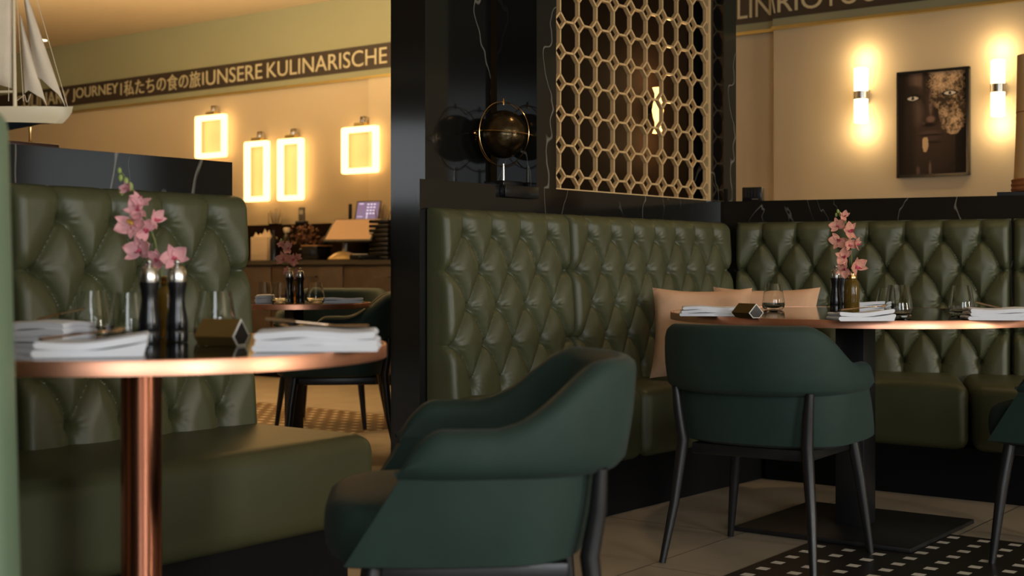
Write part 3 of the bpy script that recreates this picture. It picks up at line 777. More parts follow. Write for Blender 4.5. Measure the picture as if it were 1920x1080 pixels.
def orchid(pos, stem, flowers, buds, label, cat_mat, k=1.0, leafs=True):
    root = thing('orchid_stem', label, 'flowers', pos, 0, 'pink orchid stems in bottle vases')
    MB().tube(stem, [0.0022] * (len(stem) - 1) + [0.001], 8).build('stem', STEMM, root)
    for (p, s, f, r_) in flowers: flower(root, p, s * k, f, cat_mat, r_)
    for (p, s) in buds: MB().sphere(p, s, (0.8, 0.8, 1.25), 12, 8).build('bud', BUD, root)
    return root

# --- left table setting (top z 0.75)
ZL = 0.751
pm = at(279.6, 644, 0.75); mill((pm.x, pm.y, ZL), 'black pepper mill with steel cap on the left table, the left one', MILLS)
pm = at(332, 642, 0.75); mill((pm.x, pm.y, ZL), 'black pepper mill with steel cap on the left table, the right one', MILLS)
pv = at(304, 634, 0.75); bottle_vase((pv.x, pv.y + 0.05, ZL), 'amber bottle vase hidden between the two mills on the left table', 0.95)
GL = 'stemless drinking glasses on the tables'
for (px, py, k, lb) in ((172, 631, 1.02, 'clear glass furthest left on the left table'), (240, 641, 1.02, 'clear glass touching the left pepper mill on the left table'),
                        (404, 640, 1.04, 'clear glass in front of the bronze sign on the left table')):
    g = at(px, py, 0.75); put_glass((g.x, g.y, ZL), lb, GL, k)
q = at(441, 649, 0.75); prism_sign((q.x + 0.01, q.y, ZL), R(74), 'bronze prism sign behind the glass on the left table', 0.046, 0.08)
q = at(588, 661, 0.75); napkin((q.x, q.y + 0.065, ZL), R(3), 0.218, 0.13, 3, 0.0125, 3, 'thick white napkin stack on the right side of the left table')
knife((q.x - 0.095, q.y + 0.06, ZL + 0.056), (0, R(6), R(12)), 'knife resting on the napkin stack of the left table', 0.12)
fork((q.x + 0.09, q.y + 0.05, ZL + 0.043), (0, 0, R(165)), 'fork on the napkin stack of the left table', 0.17)
q = at(137, 673, 0.75); napkin((q.x + 0.005, q.y + 0.075, ZL), R(14), 0.185, 0.12, 2, 0.012, 5, 'white napkin at the near left rim of the left table', 0.012)
fork((q.x - 0.06, q.y + 0.02, ZL + 0.030), (0, R(-4), R(52)), 'copper coloured fork on the near left napkin', 0.16)
q = at(92, 641, 0.75); napkin((q.x - 0.01, q.y + 0.03, ZL), R(-18), 0.15, 0.11, 3, 0.013, 9, 'white napkin at the far left rim of the left table')
knife((q.x - 0.03, q.y + 0.02, ZL + 0.043), (0, R(-9), R(62)), 'knife leaning on the far left napkin', 0.13)
# orchid left
vb = Vector((pv.x, pv.y + 0.05, ZL))
def rel(px, py, Y, b=vb): return ((px - 960) / F * Y - b.x, Y - b.y, CH + (HZ - py) * Y / F - b.z)
Yo = vb.y
st = [(0, 0, 0.03), rel(304, 520, Yo), rel(290, 450, Yo - .01), rel(268, 395, Yo - .02), rel(246, 350, Yo - .02), rel(226, 320, Yo - .02)]
fls = [(rel(326, 484, Yo - .05), 0.062, (0.35, -1, 0.1), 0.4), (rel(296, 488, Yo - .03), 0.050, (-0.3, -1, 0.0), 2.0), (rel(263, 470, Yo - .05), 0.066, (-0.25, -1, 0.05), 0.1),
       (rel(272, 430, Yo - .04), 0.052, (0.4, -1, -0.3), 1.0), (rel(248, 420, Yo - .05), 0.070, (-0.1, -1, 0.15), 3.3), (rel(258, 395, Yo - .04), 0.058, (0.1, -1, 0.5), 1.8),
       (rel(290, 412, Yo), 0.050, (0.9, -0.5, 0.1), 0.6), (rel(262, 378, Yo - .03), 0.046, (0.3, -0.8, 0.6), 2.6), (rel(238, 354, Yo - .03), 0.032, (-0.4, -1, 0.2), 0.2)]
bds = [(rel(224, 320, Yo - .02), 0.0055), (rel(226, 334, Yo - .02), 0.0065), (rel(236, 340, Yo - .02), 0.007), (rel(228, 359, Yo - .02), 0.008), (rel(244, 350, Yo - .02), 0.008)]
orchid(vb, st, fls, bds, 'pink orchid stem rising above the pepper mills on the left table', PETAL)

# --- right table setting (top z 0.745)
ZR = 0.746
q = at(1338, 594, 0.745); napkin((q.x + .01, q.y + 0.08, ZR), R(-6), 0.205, 0.13, 3, 0.0095, 12, 'stacked white napkin at the left rim of the right table')
q = at(1418, 597, 0.745); prism_sign((q.x, q.y + 0.005, ZR), R(28), 'bronze prism sign with white edge on the right table', 0.040, 0.085)
for (px, py, k, lb) in ((1450, 581, 1.0, 'clear glass behind the bronze sign on the right table'), (1685, 596, 1.05, 'clear glass with golden foot in front of the folded napkin, middle of the right table'),
                        (1803, 591, 1.0, 'clear glass beside the right hand napkin on the right table')):
    g = at(px, py, 0.745); put_glass((g.x, g.y, ZR), lb, GL, k)
q = at(1660, 582, 0.745); put_glass((q.x, q.y, ZR), 'clear glass half hidden at the back of the right table', GL, 0.85)
q = at(1567, 585, 0.745); mill((q.x, q.y, ZR), 'black pepper mill in front on the right table', MILLS)
mill((q.x + 0.035, q.y + 0.06, ZR), 'black pepper mill hidden behind the front mill on the right table', MILLS)
vr = at(1597, 586, 0.745); vb2 = Vector((vr.x, vr.y, ZR)); bottle_vase(vb2, 'amber bottle vase beside the black mill on the right table')
q = at(1626, 603, 0.745); napkin((q.x, q.y + 0.06, ZR), R(8), 0.17, 0.10, 2, 0.012, 21, 'white folded napkin near the front rim of the right table', 0.008)
fork((q.x - 0.06, q.y + 0.07, ZR + 0.030), (0, R(-4), R(25)), 'fork on the front napkin of the right table', 0.17)
q = at(1632, 585, 0.745); napkin((q.x + .01, q.y + 0.05, ZR), R(-5), 0.12, 0.10, 3, 0.011, 23, 'white napkin at the far side of the right table behind the vase')
q = at(1896, 602, 0.745); napkin((q.x, q.y + 0.085, ZR), R(-8), 0.21, 0.13, 3, 0.0115, 27, 'white napkin at the right edge of the right table')
knife((q.x - 0.075, q.y + 0.08, ZR + 0.052), (0, R(14), R(-8)), 'knife on the right edge napkin of the right table', 0.19)
def rel2(px, py, Y): return rel(px, py, Y, vb2)
Yo = vb2.y
st = [(0, 0, 0.03), rel2(1597, 505, Yo), rel2(1596, 470, Yo), rel2(1590, 430, Yo), rel2(1582, 405, Yo), rel2(1572, 394, Yo)]
fls = [(rel2(1605, 500, Yo - .04), 0.075, (0.5, -1, -0.1), 0.4), (rel2(1583, 505, Yo - .04), 0.062, (-0.3, -1, -0.1), 2.0), (rel2(1582, 482, Yo - .05), 0.066, (-0.2, -1, 0.1), 1.2),
       (rel2(1592, 460, Yo - .02), 0.056, (0.4, -1, 0.1), 0.2), (rel2(1573, 452, Yo - .04), 0.068, (-0.5, -1, 0.1), 2.7), (rel2(1604, 458, Yo - .01), 0.050, (0.9, -.7, 0.1), 0.9),
       (rel2(1592, 434, Yo - .03), 0.066, (0.3, -1, 0.2), 1.5), (rel2(1571, 424, Yo - .04), 0.060, (-0.4, -1, 0.2), 0.3), (rel2(1583, 406, Yo - .02), 0.042, (0.1, -1, 0.4), 1.0)]
bds = [(rel2(1571, 396, Yo), 0.006), (rel2(1575, 402, Yo), 0.007), (rel2(1568, 403, Yo), 0.006)]
orchid(vb2, st, fls, bds, 'coral orchid stem in the amber bottle on the right table', PETAL2)

# --- far table setting
ZF = 0.739
FT = Vector((-1.03, 6.30))
def farp(px, Y): return Vector(((px - 960) / F * Y, Y, ZF))
q = farp(543, 6.20); mill(q, 'tiny black pepper mill on the far table, the left one', MILLS)
q = farp(563, 6.18); mill(q, 'tiny black pepper mill on the far table, the right one', MILLS)
for (px, Y, lb) in ((496, 6.35, 'clear glass furthest left on the far table'), (525, 6.12, 'clear glass beside the left mill on the far table'), (592, 6.14, 'clear glass to the right of the mills on the far table')):
    put_glass(farp(px, Y), lb, GL, 1.0)
napkin(farp(497, 6.22) + Vector((0, 0, 0)), R(5), 0.085, 0.08, 3, 0.012, 31, 'white napkin at the left of the far table')
napkin(farp(645, 6.22), R(4), 0.185, 0.11, 2, 0.011, 33, 'white napkin at the right of the far table')
vb3 = farp(552, 6.33); bottle_vase(vb3, 'amber bottle vase behind the mills on the far table', 0.9)
def rel3(px, py): return rel(px, py, vb3.y - .03, vb3)
st = [(0, 0, 0.03), rel3(552, 515), rel3(545, 480), rel3(535, 460), rel3(528, 452)]
fls = [(rel3(557, 515), 0.06, (0.5, -1, 0), 0.3), (rel3(540, 508), 0.05, (-0.3, -1, 0), 1.0), (rel3(548, 488), 0.065, (0.4, -1, 0.1), 2.0), (rel3(532, 486), 0.075, (-0.3, -1, 0.1), 0.2), (rel3(540, 466), 0.065, (0.1, -1, 0.3), 1.4), (rel3(528, 458), 0.04, (-0.3, -1, 0.2), 0.4), (rel3(556, 484), 0.05, (0.9, -.7, 0.2), 0.4)]
orchid(vb3, st, fls, [(rel3(527, 450), 0.006)], 'coral orchid stem on the far table', PETAL2)

# ------------------------------------------------------------------ cushions in the corner
def cushion(pos, rz, tilt, wd, hh, th, label, name='cushion', seed=0):
    m = MB(); n = 20
    for sgn in (-1, 1):
        P = []
        for i in range(n + 1):
            row = []
            for j in range(n + 1):
                u, v = -1 + 2 * i / n, -1 + 2 * j / n
                pinch = 1 - 0.10 * (1 - u * u) * abs(v) ** 3 * 0.9; pin2 = 1 - 0.10 * (1 - v * v) * abs(u) ** 3 * 0.9
                t = ((1 - u ** 4) * (1 - v ** 4)) ** 0.55 * th / 2
                t *= 1 + 0.10 * math.sin(5 * u + seed) * math.sin(4 * v + seed)
                row.append((u * wd / 2 * pin2, sgn * (t + 0.0005), v * hh / 2 * pinch))
            P.append(row)
        m.grid(P)
    bmesh.ops.remove_doubles(m.bm, verts=m.bm.verts[:], dist=0.0016)
    o = m.build(name, PEACH, None, pos, (tilt, 0, rz)); return tag(o, label, 'cushion', 'peach cushions in the banquette corner')
cushion((0.755, 5.33, 0.452 + 0.188), R(-14), R(-12), 0.40, 0.37, 0.12, 'peach linen cushion at the left, its corner beside the napkin', seed=1)
cushion((1.06, 5.62, 0.452 + 0.188), R(-24), R(-14), 0.46, 0.37, 0.12, 'peach linen cushion at the right, nearest the corner of the banquette', seed=4)

# ------------------------------------------------------------------ globe on the ledge
def globe():
    q = p1(0.0, 0)
    a = (944 - 960) / F
    t = (a * p1(0, .105).y - p1(0, .105).x) / (U1.x - a * U1.y); c = p1(t, 0.105)
    root = thing('globe', 'dark globe in thin copper rings standing on the black marble ledge', 'globe', (c.x, c.y, LZ), A1)
    s = F / c.y
    zc = CH + (HZ - 252) / s - LZ; Rr = 61 / s
    MB().box((0, 0, 0.012), (0.12, 0.10, 0.024), 0, 0.003).build('base', BLACKS, root)
    MB().lathe([(0.0055, 0.022), (0.0045, zc - Rr + 0.012)], n=16).build('stand', STEEL, root)
    MB().sphere((0, 0, zc), 45 / s, (1, 1, 1), 48, 32).build('sphere', mat('engraved_dark_bronze', (0.10, 0.07, 0.035), 0.22, 0.9, bump=0.6, bscale=60, var=0.6, vscale=22), root)
    def ring(rad, M, nm, r2=0.0022):
        pts = [zc * Vector((0, 0, 1)) + M @ Vector((rad * math.cos(2 * PI * k / 64), rad * math.sin(2 * PI * k / 64), 0)) for k in range(64)]
        MB().tube(pts, r2, 8, True).build(nm, BRASS, root)
    # meridian rings (vertical) and horizon ring
    ring(Rr, Matrix.Rotation(R(-7), 3, 'Z') @ Matrix.Rotation(R(90), 3, 'X'), 'meridian_ring')
    ring(Rr * 0.97, Matrix.Rotation(R(-88), 3, 'Z') @ Matrix.Rotation(R(90), 3, 'X'), 'meridian_ring', 0.0016)
    ring(Rr * 0.95, Matrix.Rotation(R(3), 3, 'X') @ Matrix.Rotation(R(3), 3, 'Y'), 'horizon_ring', 0.003)
    MB().lathe([(0.004, zc + Rr - 0.012), (0.004, zc + Rr + 0.010), (0.002, zc + Rr + 0.014), (0, zc + Rr + 0.014)], n=12).build('finial', BRASS, root)
globe()
a_ = (970 - 960) / F; tq = (a_ * L0.y - L0.x) / (U1.x - a_ * U1.y)
o = MB().box((0, -0.0125, 0), (0.20, 0.025, 0.045), 0, 0.002).build('ledge_bracket', BLACKS, None, (*p1(tq, -0.0005), LZ - 0.0225), (0, 0, A1))
tag(o, 'black bracket fixed to the ledge edge below the globe', 'bracket')

# ------------------------------------------------------------------ sailing boat model
bc = p3(-0.66, 0.19)
def boat():
    root = thing('sailing_boat_model', 'cream model sailing boat with canvas sails on a dark stand at the upper left', 'model boat', (bc.x, bc.y, LZ + 0.0005), 0)
    Yb = bc.y
    def r(px, py, dy=0.0): return ((px - 960) / F * Yb - bc.x, dy, CH + (HZ - py) * Yb / F - LZ)
    zdk = r(0, 204)[2]; zwl = r(0, 232)[2]; zk = r(0, 254)[2]; xb = r(137, 0)[0]; Lh = 0.56; xs = xb - Lh
    def hull(z0, z1, k0, k1, nm, m_):
        m = MB(); P = []; n = 24
        for i in range(n + 1):
            f = i / n; x = xs + Lh * f
            wd = 0.055 * math.sin(PI * min(1, 0.18 + f * 0.86)) ** 0.55 if f < 0.97 else 0.030 * ((1 - f) / 0.03) ** 0.5 + 0.001
            row = []
            for (yy, k) in ((-1, 1), (-1, .7), (-1, .4), (-1, .15), (-1, 0), (0, 0), (1, 0), (1, .15), (1, .4), (1, .7), (1, 1)):
                z = z0 + (z1 - z0) * k; ww = wd * (k0 + (k1 - k0) * math.sin(k * PI / 2))
                xx = x
                if f > 0.75: xx = x - (f - .75) / .25 * (1 - k) ** 1.6 * k1 * 0.028
                row.append((xx, yy * ww, z + (0.006 * ((f - .5) * 2) ** 2 if k == 1 else 0)))
            P.append(row)
        V = m.grid(P); m.grid([[tuple(V[i][0].co), tuple(V[i][-1].co)] for i in range(n + 1)])
        return m.build(nm, m_, root)
    hull(zwl, zdk, 0.82, 1.0, 'hull', CREAM)
    m = MB(); P = []
    for i in range(17):
        f = i / 16; x = xs + 0.05 + (Lh - 0.13) * f; wd = 0.045 * math.sin(PI * min(1, 0.1 + f * 0.9)) ** 0.6; dz = (zwl - zk) * math.sin(PI * min(1, .05 + f * .95)) ** 0.9
        P.append([(x, -wd, zwl + .001), (x, -wd * .5, zwl - dz * .75), (x, 0, zwl - dz), (x, wd * .5, zwl - dz * .75), (x, wd, zwl + .001)])
    m.grid(P); m.build('keel', KEEL, root)
    for px, nm in ((57, 'support_pin'), (-60, 'support_pin')):
        p = r(px, 0); MB().lathe([(0.006, 0.017), (0.004, 0.022), (0.004, zwl - 0.01)], (p[0], 0, 0), 14).build(nm, BRASS, root)
    MB().box((0, 0, 0.009), (0.26, 0.09, 0.018), A3, 0.006, 2).build('stand', DWOOD, root)
    mast = r(28, 200)
    MB().tube([mast, r(24, -170)], [0.0055, 0.003], 12).build('mast', CREAM, root)
    MB().tube([r(28, 172), r(-190, 176)], 0.0035, 10).build('boom', CREAM, root)
    def sail(pts, nm, belly=0.03):
        # triangle: head, tack, clew
        h, t, c = [Vector(p) for p in pts]; m = MB(); P = []; n = 12
        for i in range(n + 1):
            u = i / n; a = h.lerp(t, u); b = h.lerp(c, u); row = []
            for j in range(n + 1):
                v = j / n; p = a.lerp(b, v); p.y -= belly * math.sin(PI * v) * math.sin(PI * min(1, u * 0.9)); 
                if i == n: p.z += 0.028 * math.sin(PI * v)
                row.append(p)
            P.append(row)
        m.grid(P); o = m.build(nm, SAIL, root); s_ = o.modifiers.new('s', 'SOLIDIFY'); s_.thickness = 0.001
    sail([r(22, -160), r(22, 166), r(-185, 170)], 'mainsail', 0.02)
    sail([r(38, 28), r(89, 202), r(46, 176)], 'staysail', 0.012)
    sail([r(40, -40), r(124, 204), r(66, 150)], 'jib', 0.016)
    m = MB()
    for (a, b) in (((26, -150), (128, 205)), ((26, -100), (44, 190)), ((20, 0), (16, 190)), ((28, 192), (46, 178)), ((46, 178), (50, 192)), ((52, 192), (58, 176))): m.tube([r(*a), r(*b)], 0.0009, 6)
    m.build('rigging', CREAM, root)
boat()

# ------------------------------------------------------------------ lit frame lamps on the back wall
def rrect(w_, h_, r_, n=5):
    P = []
    for (cx, cy, a0) in ((w_ / 2 - r_, h_ / 2 - r_, 0), (-w_ / 2 + r_, h_ / 2 - r_, 90), (-w_ / 2 + r_, -h_ / 2 + r_, 180), (w_ / 2 - r_, -h_ / 2 + r_, 270)):
        for k in range(n + 1): a = R(a0 + 90 * k / n); P.append((cx + r_ * math.cos(a), cy + r_ * math.sin(a)))
    return P
def frame_lamp(x0, x1, y0, y1, label, power):
    t0, t1 = wall_t(x0), wall_t(x1); t = (t0 + t1) / 2; c = wallp(t, 0.0); k = 0.075
    Y = wallp(t, k).y; zt, zb = CH + (HZ - y0) * Y / F, CH + (HZ - y1) * Y / F
    Wd, H = (t1 - t0) * 0.985, zt - zb; bar_ = 0.045
    root = thing('wall_lamp', label, 'wall lamp', (c.x, c.y, (zt + zb) / 2), TH2, 'glowing rectangular frame lamps on the wall')
    o_ = rrect(Wd, H, 0.022); i_ = rrect(Wd - 2 * bar_, H - 2 * bar_, 0.006)
    m = MB(); y0_, y1_ = -0.095, -0.055
    m.grid([[(x, y0_, z) for x, z in i_], [(x, y0_, z) for x, z in o_], [(x, y1_, z) for x, z in o_], [(x, y1_, z) for x, z in i_]], True, True)
    m.build('light_frame', LAMP, root)
    MB().box((0, -0.065, H / 2 + 0.017), (0.115, 0.05, 0.030)).build('bracket', GOLDT, root, smooth=False)
    m = MB(); s = 0.026
    for (dx, dz, a, b) in ((-s, 0, 0.010, 2 * s), (s, 0, 0.010, 2 * s), (0, s, 2 * s + .01, 0.010)): m.box((dx + .015, -0.05, H / 2 + 0.055 + dz), (a, 0.02, b))
    m.build('hook', STEEL, root, smooth=False)
    MB().box((0, -0.02, H / 2 + 0.015), (0.06, 0.04, 0.09)).build('wall_plate', STEEL, root, smooth=False)
    l = bpy.data.lights.new('frame_lamp_light', 'AREA'); l.shape = 'RECTANGLE'; l.size = Wd * .9; l.size_y = H * .9; l.energy = power; l.color = (1, 0.66, 0.27)
    lo = bpy.data.objects.new('frame_lamp_light', l); C.objects.link(lo); q = wallp(t, 0.05); lo.location = (q.x, q.y, (zt + zb) / 2)
    lo.rotation_euler = Vector((-WN.x, -WN.y, 0)).to_track_quat('-Z', 'Y').to_euler()
for (a, b, c_, d_, lb) in ((380, 436, 216, 296, 'square glowing frame lamp furthest left on the beige wall'), (472, 515.6, 265, 378, 'tall glowing frame lamp, left one of the narrow pair'),
                           (534, 580, 260, 376, 'tall glowing frame lamp, right one of the narrow pair'), (654, 720.5, 237.5, 325, 'square glowing frame lamp beside the black pillar')):
    frame_lamp(a, b, c_, d_, lb, 0.5)
# tube lamps on the right
def tube_lamp(xc, y0, y1, wpx, label):
    t = wall_t(xc) ; k = 0.06 + 0.075; Y = wallp(t, k).y; zt, zb = CH + (HZ - y0) * Y / F, CH + (HZ - y1) * Y / F
    c = wallp(t, 0.06); H = zt - zb; r_ = wpx / 2 * Y / F
    root = thing('wall_lamp', label, 'wall lamp', (c.x, c.y, (zt + zb) / 2), TH2, 'upright tube wall lamps')
    MB().lathe([(0, -H / 2), (r_ - .004, -H / 2), (r_, -H / 2 + .004), (r_, H / 2 - .004), (r_ - .004, H / 2), (0, H / 2)], (0, -0.075, 0), 32, False).build('tube', LAMPT, root)
    m = MB()
    for dz in (-0.022, 0, 0.022): m.lathe([(r_ + .002, dz - .007), (r_ + .004, dz - .007), (r_ + .004, dz + .007), (r_ + .002, dz + .007)], (0, -0.075, 0), 32, False)
    m = MB(); m.lathe([(r_ + .001, -.026), (r_ + .004, -.026), (r_ + .004, .026), (r_ + .001, .026)], (0, -0.075, 0), 32, False)
    m.build('metal_collar', STEEL, root)
    MB().box((0, -0.016, 0), (0.05, 0.03, 0.085)).build('wall_plate', STEEL, root, smooth=False)
    l = bpy.data.lights.new('tube_lamp_light', 'POINT'); l.energy = 2.6; l.color = (1, 0.72, 0.38); l.shadow_soft_size = 0.04
    for dz in (-0.22, 0.24):
        lo = bpy.data.objects.new('tube_lamp_light', l); C.objects.link(lo); q = wallp(t, 0.06 + 0.09); lo.location = (q.x, q.y, (zt + zb) / 2 + dz)
tube_lamp(1630, 128, 230, 25, 'glowing tube wall lamp to the left of the framed portrait')
tube_lamp(1884, 113, 218, 25, 'glowing tube wall lamp to the right of the framed portrait')

# ------------------------------------------------------------------ framed portrait
def portrait():
    t0, t1 = wall_t(1691), wall_t(1826); tm = (t0 + t1) / 2; c = wallp(tm, 0.06)
    Ym = wallp(tm, 0.09).y; z1, z0 = CH + (HZ - 130) * Ym / F, CH + (HZ - 331) * Ym / F
    Wd, H = t1 - t0, z1 - z0
    root = thing('framed_portrait', 'black framed portrait of a dark face with a gold patch on the right wall', 'picture', (c.x, c.y, (z0 + z1) / 2), TH2)
    m = MB(); fw = 0.017
    for (x, z, a, b) in ((-Wd / 2 + fw / 2, 0, fw, H), (Wd / 2 - fw / 2, 0, fw, H), (0, H / 2 - fw / 2, Wd, fw), (0, -H / 2 + fw / 2, Wd, fw)): m.box((x, -0.017, z), (a, 0.032, b))
    m.build('frame', BLACKS, root, smooth=False)
    nx, nz = 150, 210; iw, ih = Wd - 2 * fw, H - 2 * fw
    xs = np.linspace(0, 1, nx); ys = np.linspace(0, 1, nz)          # u to the right, v downwards
    U, V = np.meshgrid(xs, ys, indexing='ij')
    col = np.zeros(U.shape + (3,)) + np.array([0.028, 0.018, 0.014])
    def blob(cx, cy, rx, ry, c, a, p=2.0, soft=1.0):
        d = np.abs((U - cx) / rx) ** p + np.abs((V - cy) / ry) ** p
        w_ = (np.clip(1.25 - d, 0, 1) ** soft * a)[..., None]; col[:] = col * (1 - w_) + np.array(c) * w_
    blob(0.42, 0.42, 0.46, 0.60, (0.060, 0.036, 0.028), 1.0, 2.4)            # face
    blob(0.24, 0.06, 0.12, 0.13, (0.17, 0.11, 0.085), 1.0, 3.0)             # forehead light
    blob(0.40, 0.08, 0.06, 0.16, (0.035, 0.022, 0.018), 1.0)
    blob(0.20, 0.16, 0.15, 0.05, (0.020, 0.012, 0.010), 0.8)
    blob(0.36, 0.36, 0.05, 0.16, (0.022, 0.014, 0.011), 0.8)
    blob(0.56, 0.40, 0.05, 0.12, (0.020, 0.013, 0.010), 0.8)
    blob(0.18, 0.30, 0.14, 0.03, (0.030, 0.019, 0.015), 0.7)
    blob(0.20, 0.23, 0.16, 0.035, (0.012, 0.008, 0.007), 1.0)               # brow
    blob(0.24, 0.39, 0.15, 0.14, (0.13, 0.085, 0.07), 0.8)                  # cheek
    blob(0.47, 0.30, 0.030, 0.13, (0.21, 0.14, 0.115), 0.9)                 # nose ridge
    blob(0.47, 0.46, 0.07, 0.035, (0.26, 0.16, 0.13), 0.9)
    blob(0.44, 0.515, 0.12, 0.022, (0.008, 0.005, 0.005), 1.0)
    blob(0.36, 0.50, 0.03, 0.02, (0.14, 0.09, 0.07), 0.5)
    blob(0.47, 0.595, 0.17, 0.030, (0.10, 0.065, 0.055), 1.0)               # lips
    blob(0.47, 0.615, 0.19, 0.010, (0.008, 0.005, 0.005), 1.0)
    blob(0.48, 0.645, 0.15, 0.026, (0.085, 0.052, 0.045), 1.0)
    blob(0.50, 0.69, 0.17, 0.014, (0.015, 0.010, 0.009), 0.8)
    blob(0.52, 0.755, 0.14, 0.04, (0.055, 0.035, 0.028), 0.7)
    blob(0.28, 0.965, 0.030, 0.05, (0.17, 0.11, 0.095), 0.8); blob(0.46, 0.95, 0.022, 0.08, (0.22, 0.15, 0.12), 0.9)
    blob(0.10, 0.6, 0.16, 0.8, (0.020, 0.013, 0.010), 0.9)
    blob(0.95, 0.5, 0.12, 1.2, (0.006, 0.004, 0.004), 1.0, 6.0)
    # gold patch with ragged edge
    nz_ = np.zeros(U.shape); r2 = np.random.default_rng(5)
    for f, a in ((5, .3), (11, .25), (23, .25), (47, .28), (80, .25)):
        g = r2.random((f + 2, int(f * 1.4) + 2)); gx = U * f; gy = V * (f * 1.4); i0 = gx.astype(int); j0 = gy.astype(int); fx = gx - i0; fy = gy - j0
        i1 = np.minimum(i0 + 1, g.shape[0] - 1); j1 = np.minimum(j0 + 1, g.shape[1] - 1)
        nz_ += a * ((g[i0, j0] * (1 - fx) + g[i1, j0] * fx) * (1 - fy) + (g[i0, j1] * (1 - fx) + g[i1, j1] * fx) * fy - .5)
    col *= 0.62
    cx = np.where(V < 0.2, 0.70, 0.70 + 0.10 * np.clip((V - .2) / .3, 0, 1)); wx = np.interp(V, [0, .12, .2, .3, .45, .55, .60, .64], [.26, .25, .21, .21, .18, .15, .09, 0.0])
    m1 = (np.abs(U - cx) / np.maximum(wx, 1e-3) + nz_ * 1.7) < 1.0; m1 &= V < 0.62
    gold = np.clip(0.50 + nz_ * 2.4, 0.06, 1)[..., None] * np.array([0.50, 0.34, 0.21])
    col = np.where(m1[..., None], gold, col)
    m2 = ((np.abs(U - 0.385) / 0.05) ** 2 + (np.abs(V - 0.70) / 0.085) ** 2 + nz_ * 1.6) < 0.8; col = np.where(m2[..., None], np.array([0.45, 0.32, 0.18]), col)
    def eye(cx_, cy_, rx, ry):
        nonlocal col
        for (k, c_) in ((1.5, (0.012, 0.008, 0.007)), (1.0, (0.50, 0.46, 0.42))):
            d = (np.abs(U - cx_) / (rx * k)) ** 1.6 + (np.abs(V - cy_) / (ry * k)) ** 1.6 < 1; col = np.where(d[..., None], np.array(c_), col)
        d = np.hypot((U - cx_) * 1, (V - cy_) * 1.4) < ry * 1.15; col = np.where(d[..., None], np.array([0.03, 0.025, 0.02]), col)
    eye(0.20, 0.245, 0.085, 0.020); eye(0.755, 0.215, 0.085, 0.020)
    m = MB(); P = [[(-iw / 2 + iw * xs[i], 0, ih / 2 - ih * ys[j]) for j in range(nz)] for i in range(nx)]
    m.grid(P); me = m.mesh('print')
    at_ = me.color_attributes.new('Col', 'FLOAT_COLOR', 'POINT')
    cc = np.concatenate([col.reshape(-1, 3), np.ones((nx * nz, 1))], 1).astype(np.float32)
    at_.data.foreach_set('color', cc.reshape(-1))
    pm_ = mat('portrait_print', (0.1, 0.1, 0.1), 0.5, spec=0.2); n_, l_ = nt(pm_); a_ = n_.new('ShaderNodeAttribute'); a_.attribute_name = 'Col'
    l_.new(a_.outputs['Color'], n_['Principled BSDF'].inputs['Base Color'])
    link('print', me, pm_, root, (0, -0.022, 0), smooth=False)
portrait()

# ------------------------------------------------------------------ things on the right marble ledge
q = p2(0.13, 0.10)
bx = thing('small_black_box', 'small black slotted box on the marble ledge beside the dark post', 'box', (q.x, q.y, LZ), A2)
MB().box((0, 0, 0.034), (0.092, 0.06, 0.068), 0, 0.003).build('case', BLACKS, bx)
m = MB()
for k in range(5): m.box((-0.028 + k * .014, -0.0305, 0.040), (0.005, 0.002, 0.036))
m.build('slots', BLACKM, bx, smooth=False)
MB().box((0.016, -0.0315, 0.012), (0.030, 0.002, 0.005)).build('label_strip', STEEL, bx, smooth=False)
a_ = (1946 - 960) / F; b_ = p2(0, 0.11); tq = (a_ * b_.y - b_.x) / (U2.x - a_ * U2.y); q = p2(tq, 0.11); s_ = F / q.y
tl = thing('tall_lamp', 'tall tan cylindrical lamp with rope foot, cut off by the right edge', 'lamp', (q.x, q.y, LZ), A2)
zt = [CH + (HZ - y) / s_ - LZ for y in (375, 362, 338, 103)]
MB().box((0, 0, zt[1] / 2 if zt[1] > 0 else 0.01), (0.32, 0.18, max(zt[1], 0.02))).build('base', BLACKS, tl, smooth=False)
zb = max(zt[1], 0.02)
MB().lathe([(0, zb), (0.106, zb), (0.110, zb + .01), (0.106, zb + .02), (0.110, zb + .03), (0.106, zb + .04), (0.109, zb + 0.05), (0.10, zb + .056), (0, zb + .056)], n=40, cap=False).build('rope_foot', ROPE, tl)
MB().lathe([(0, zb + .056), (0.098, zb + .056), (0.090, zb + .25), (0.084, zt[3]), (0, zt[3])], n=48, cap=False).build('lamp_shade', TAN, tl)
MB().lathe([(0.0885, zb + .34), (0.0895, zb + .34), (0.0895, zb + .344), (0.0885, zb + .344)], n=48, cap=False).build('seam', ROPE, tl)

# ------------------------------------------------------------------ service counter at the back
K0 = Vector((atY(480, 11.07).x, 11.07)); kt = wall_t
def kp(t, w, z=0.0):
    p = K0 + WD * t - WN * w; return Vector((p.x, p.y, z))
def kt_of(px, w=0.0):
    a = (px - 960) / F; b = kp(0, w); return (a * b.y - b.x) / (WD.x - a * WD.y)
def kz(px, py, w): return CH + (HZ - py) * kp(kt_of(px, w), w).y / F
gap = 0.60
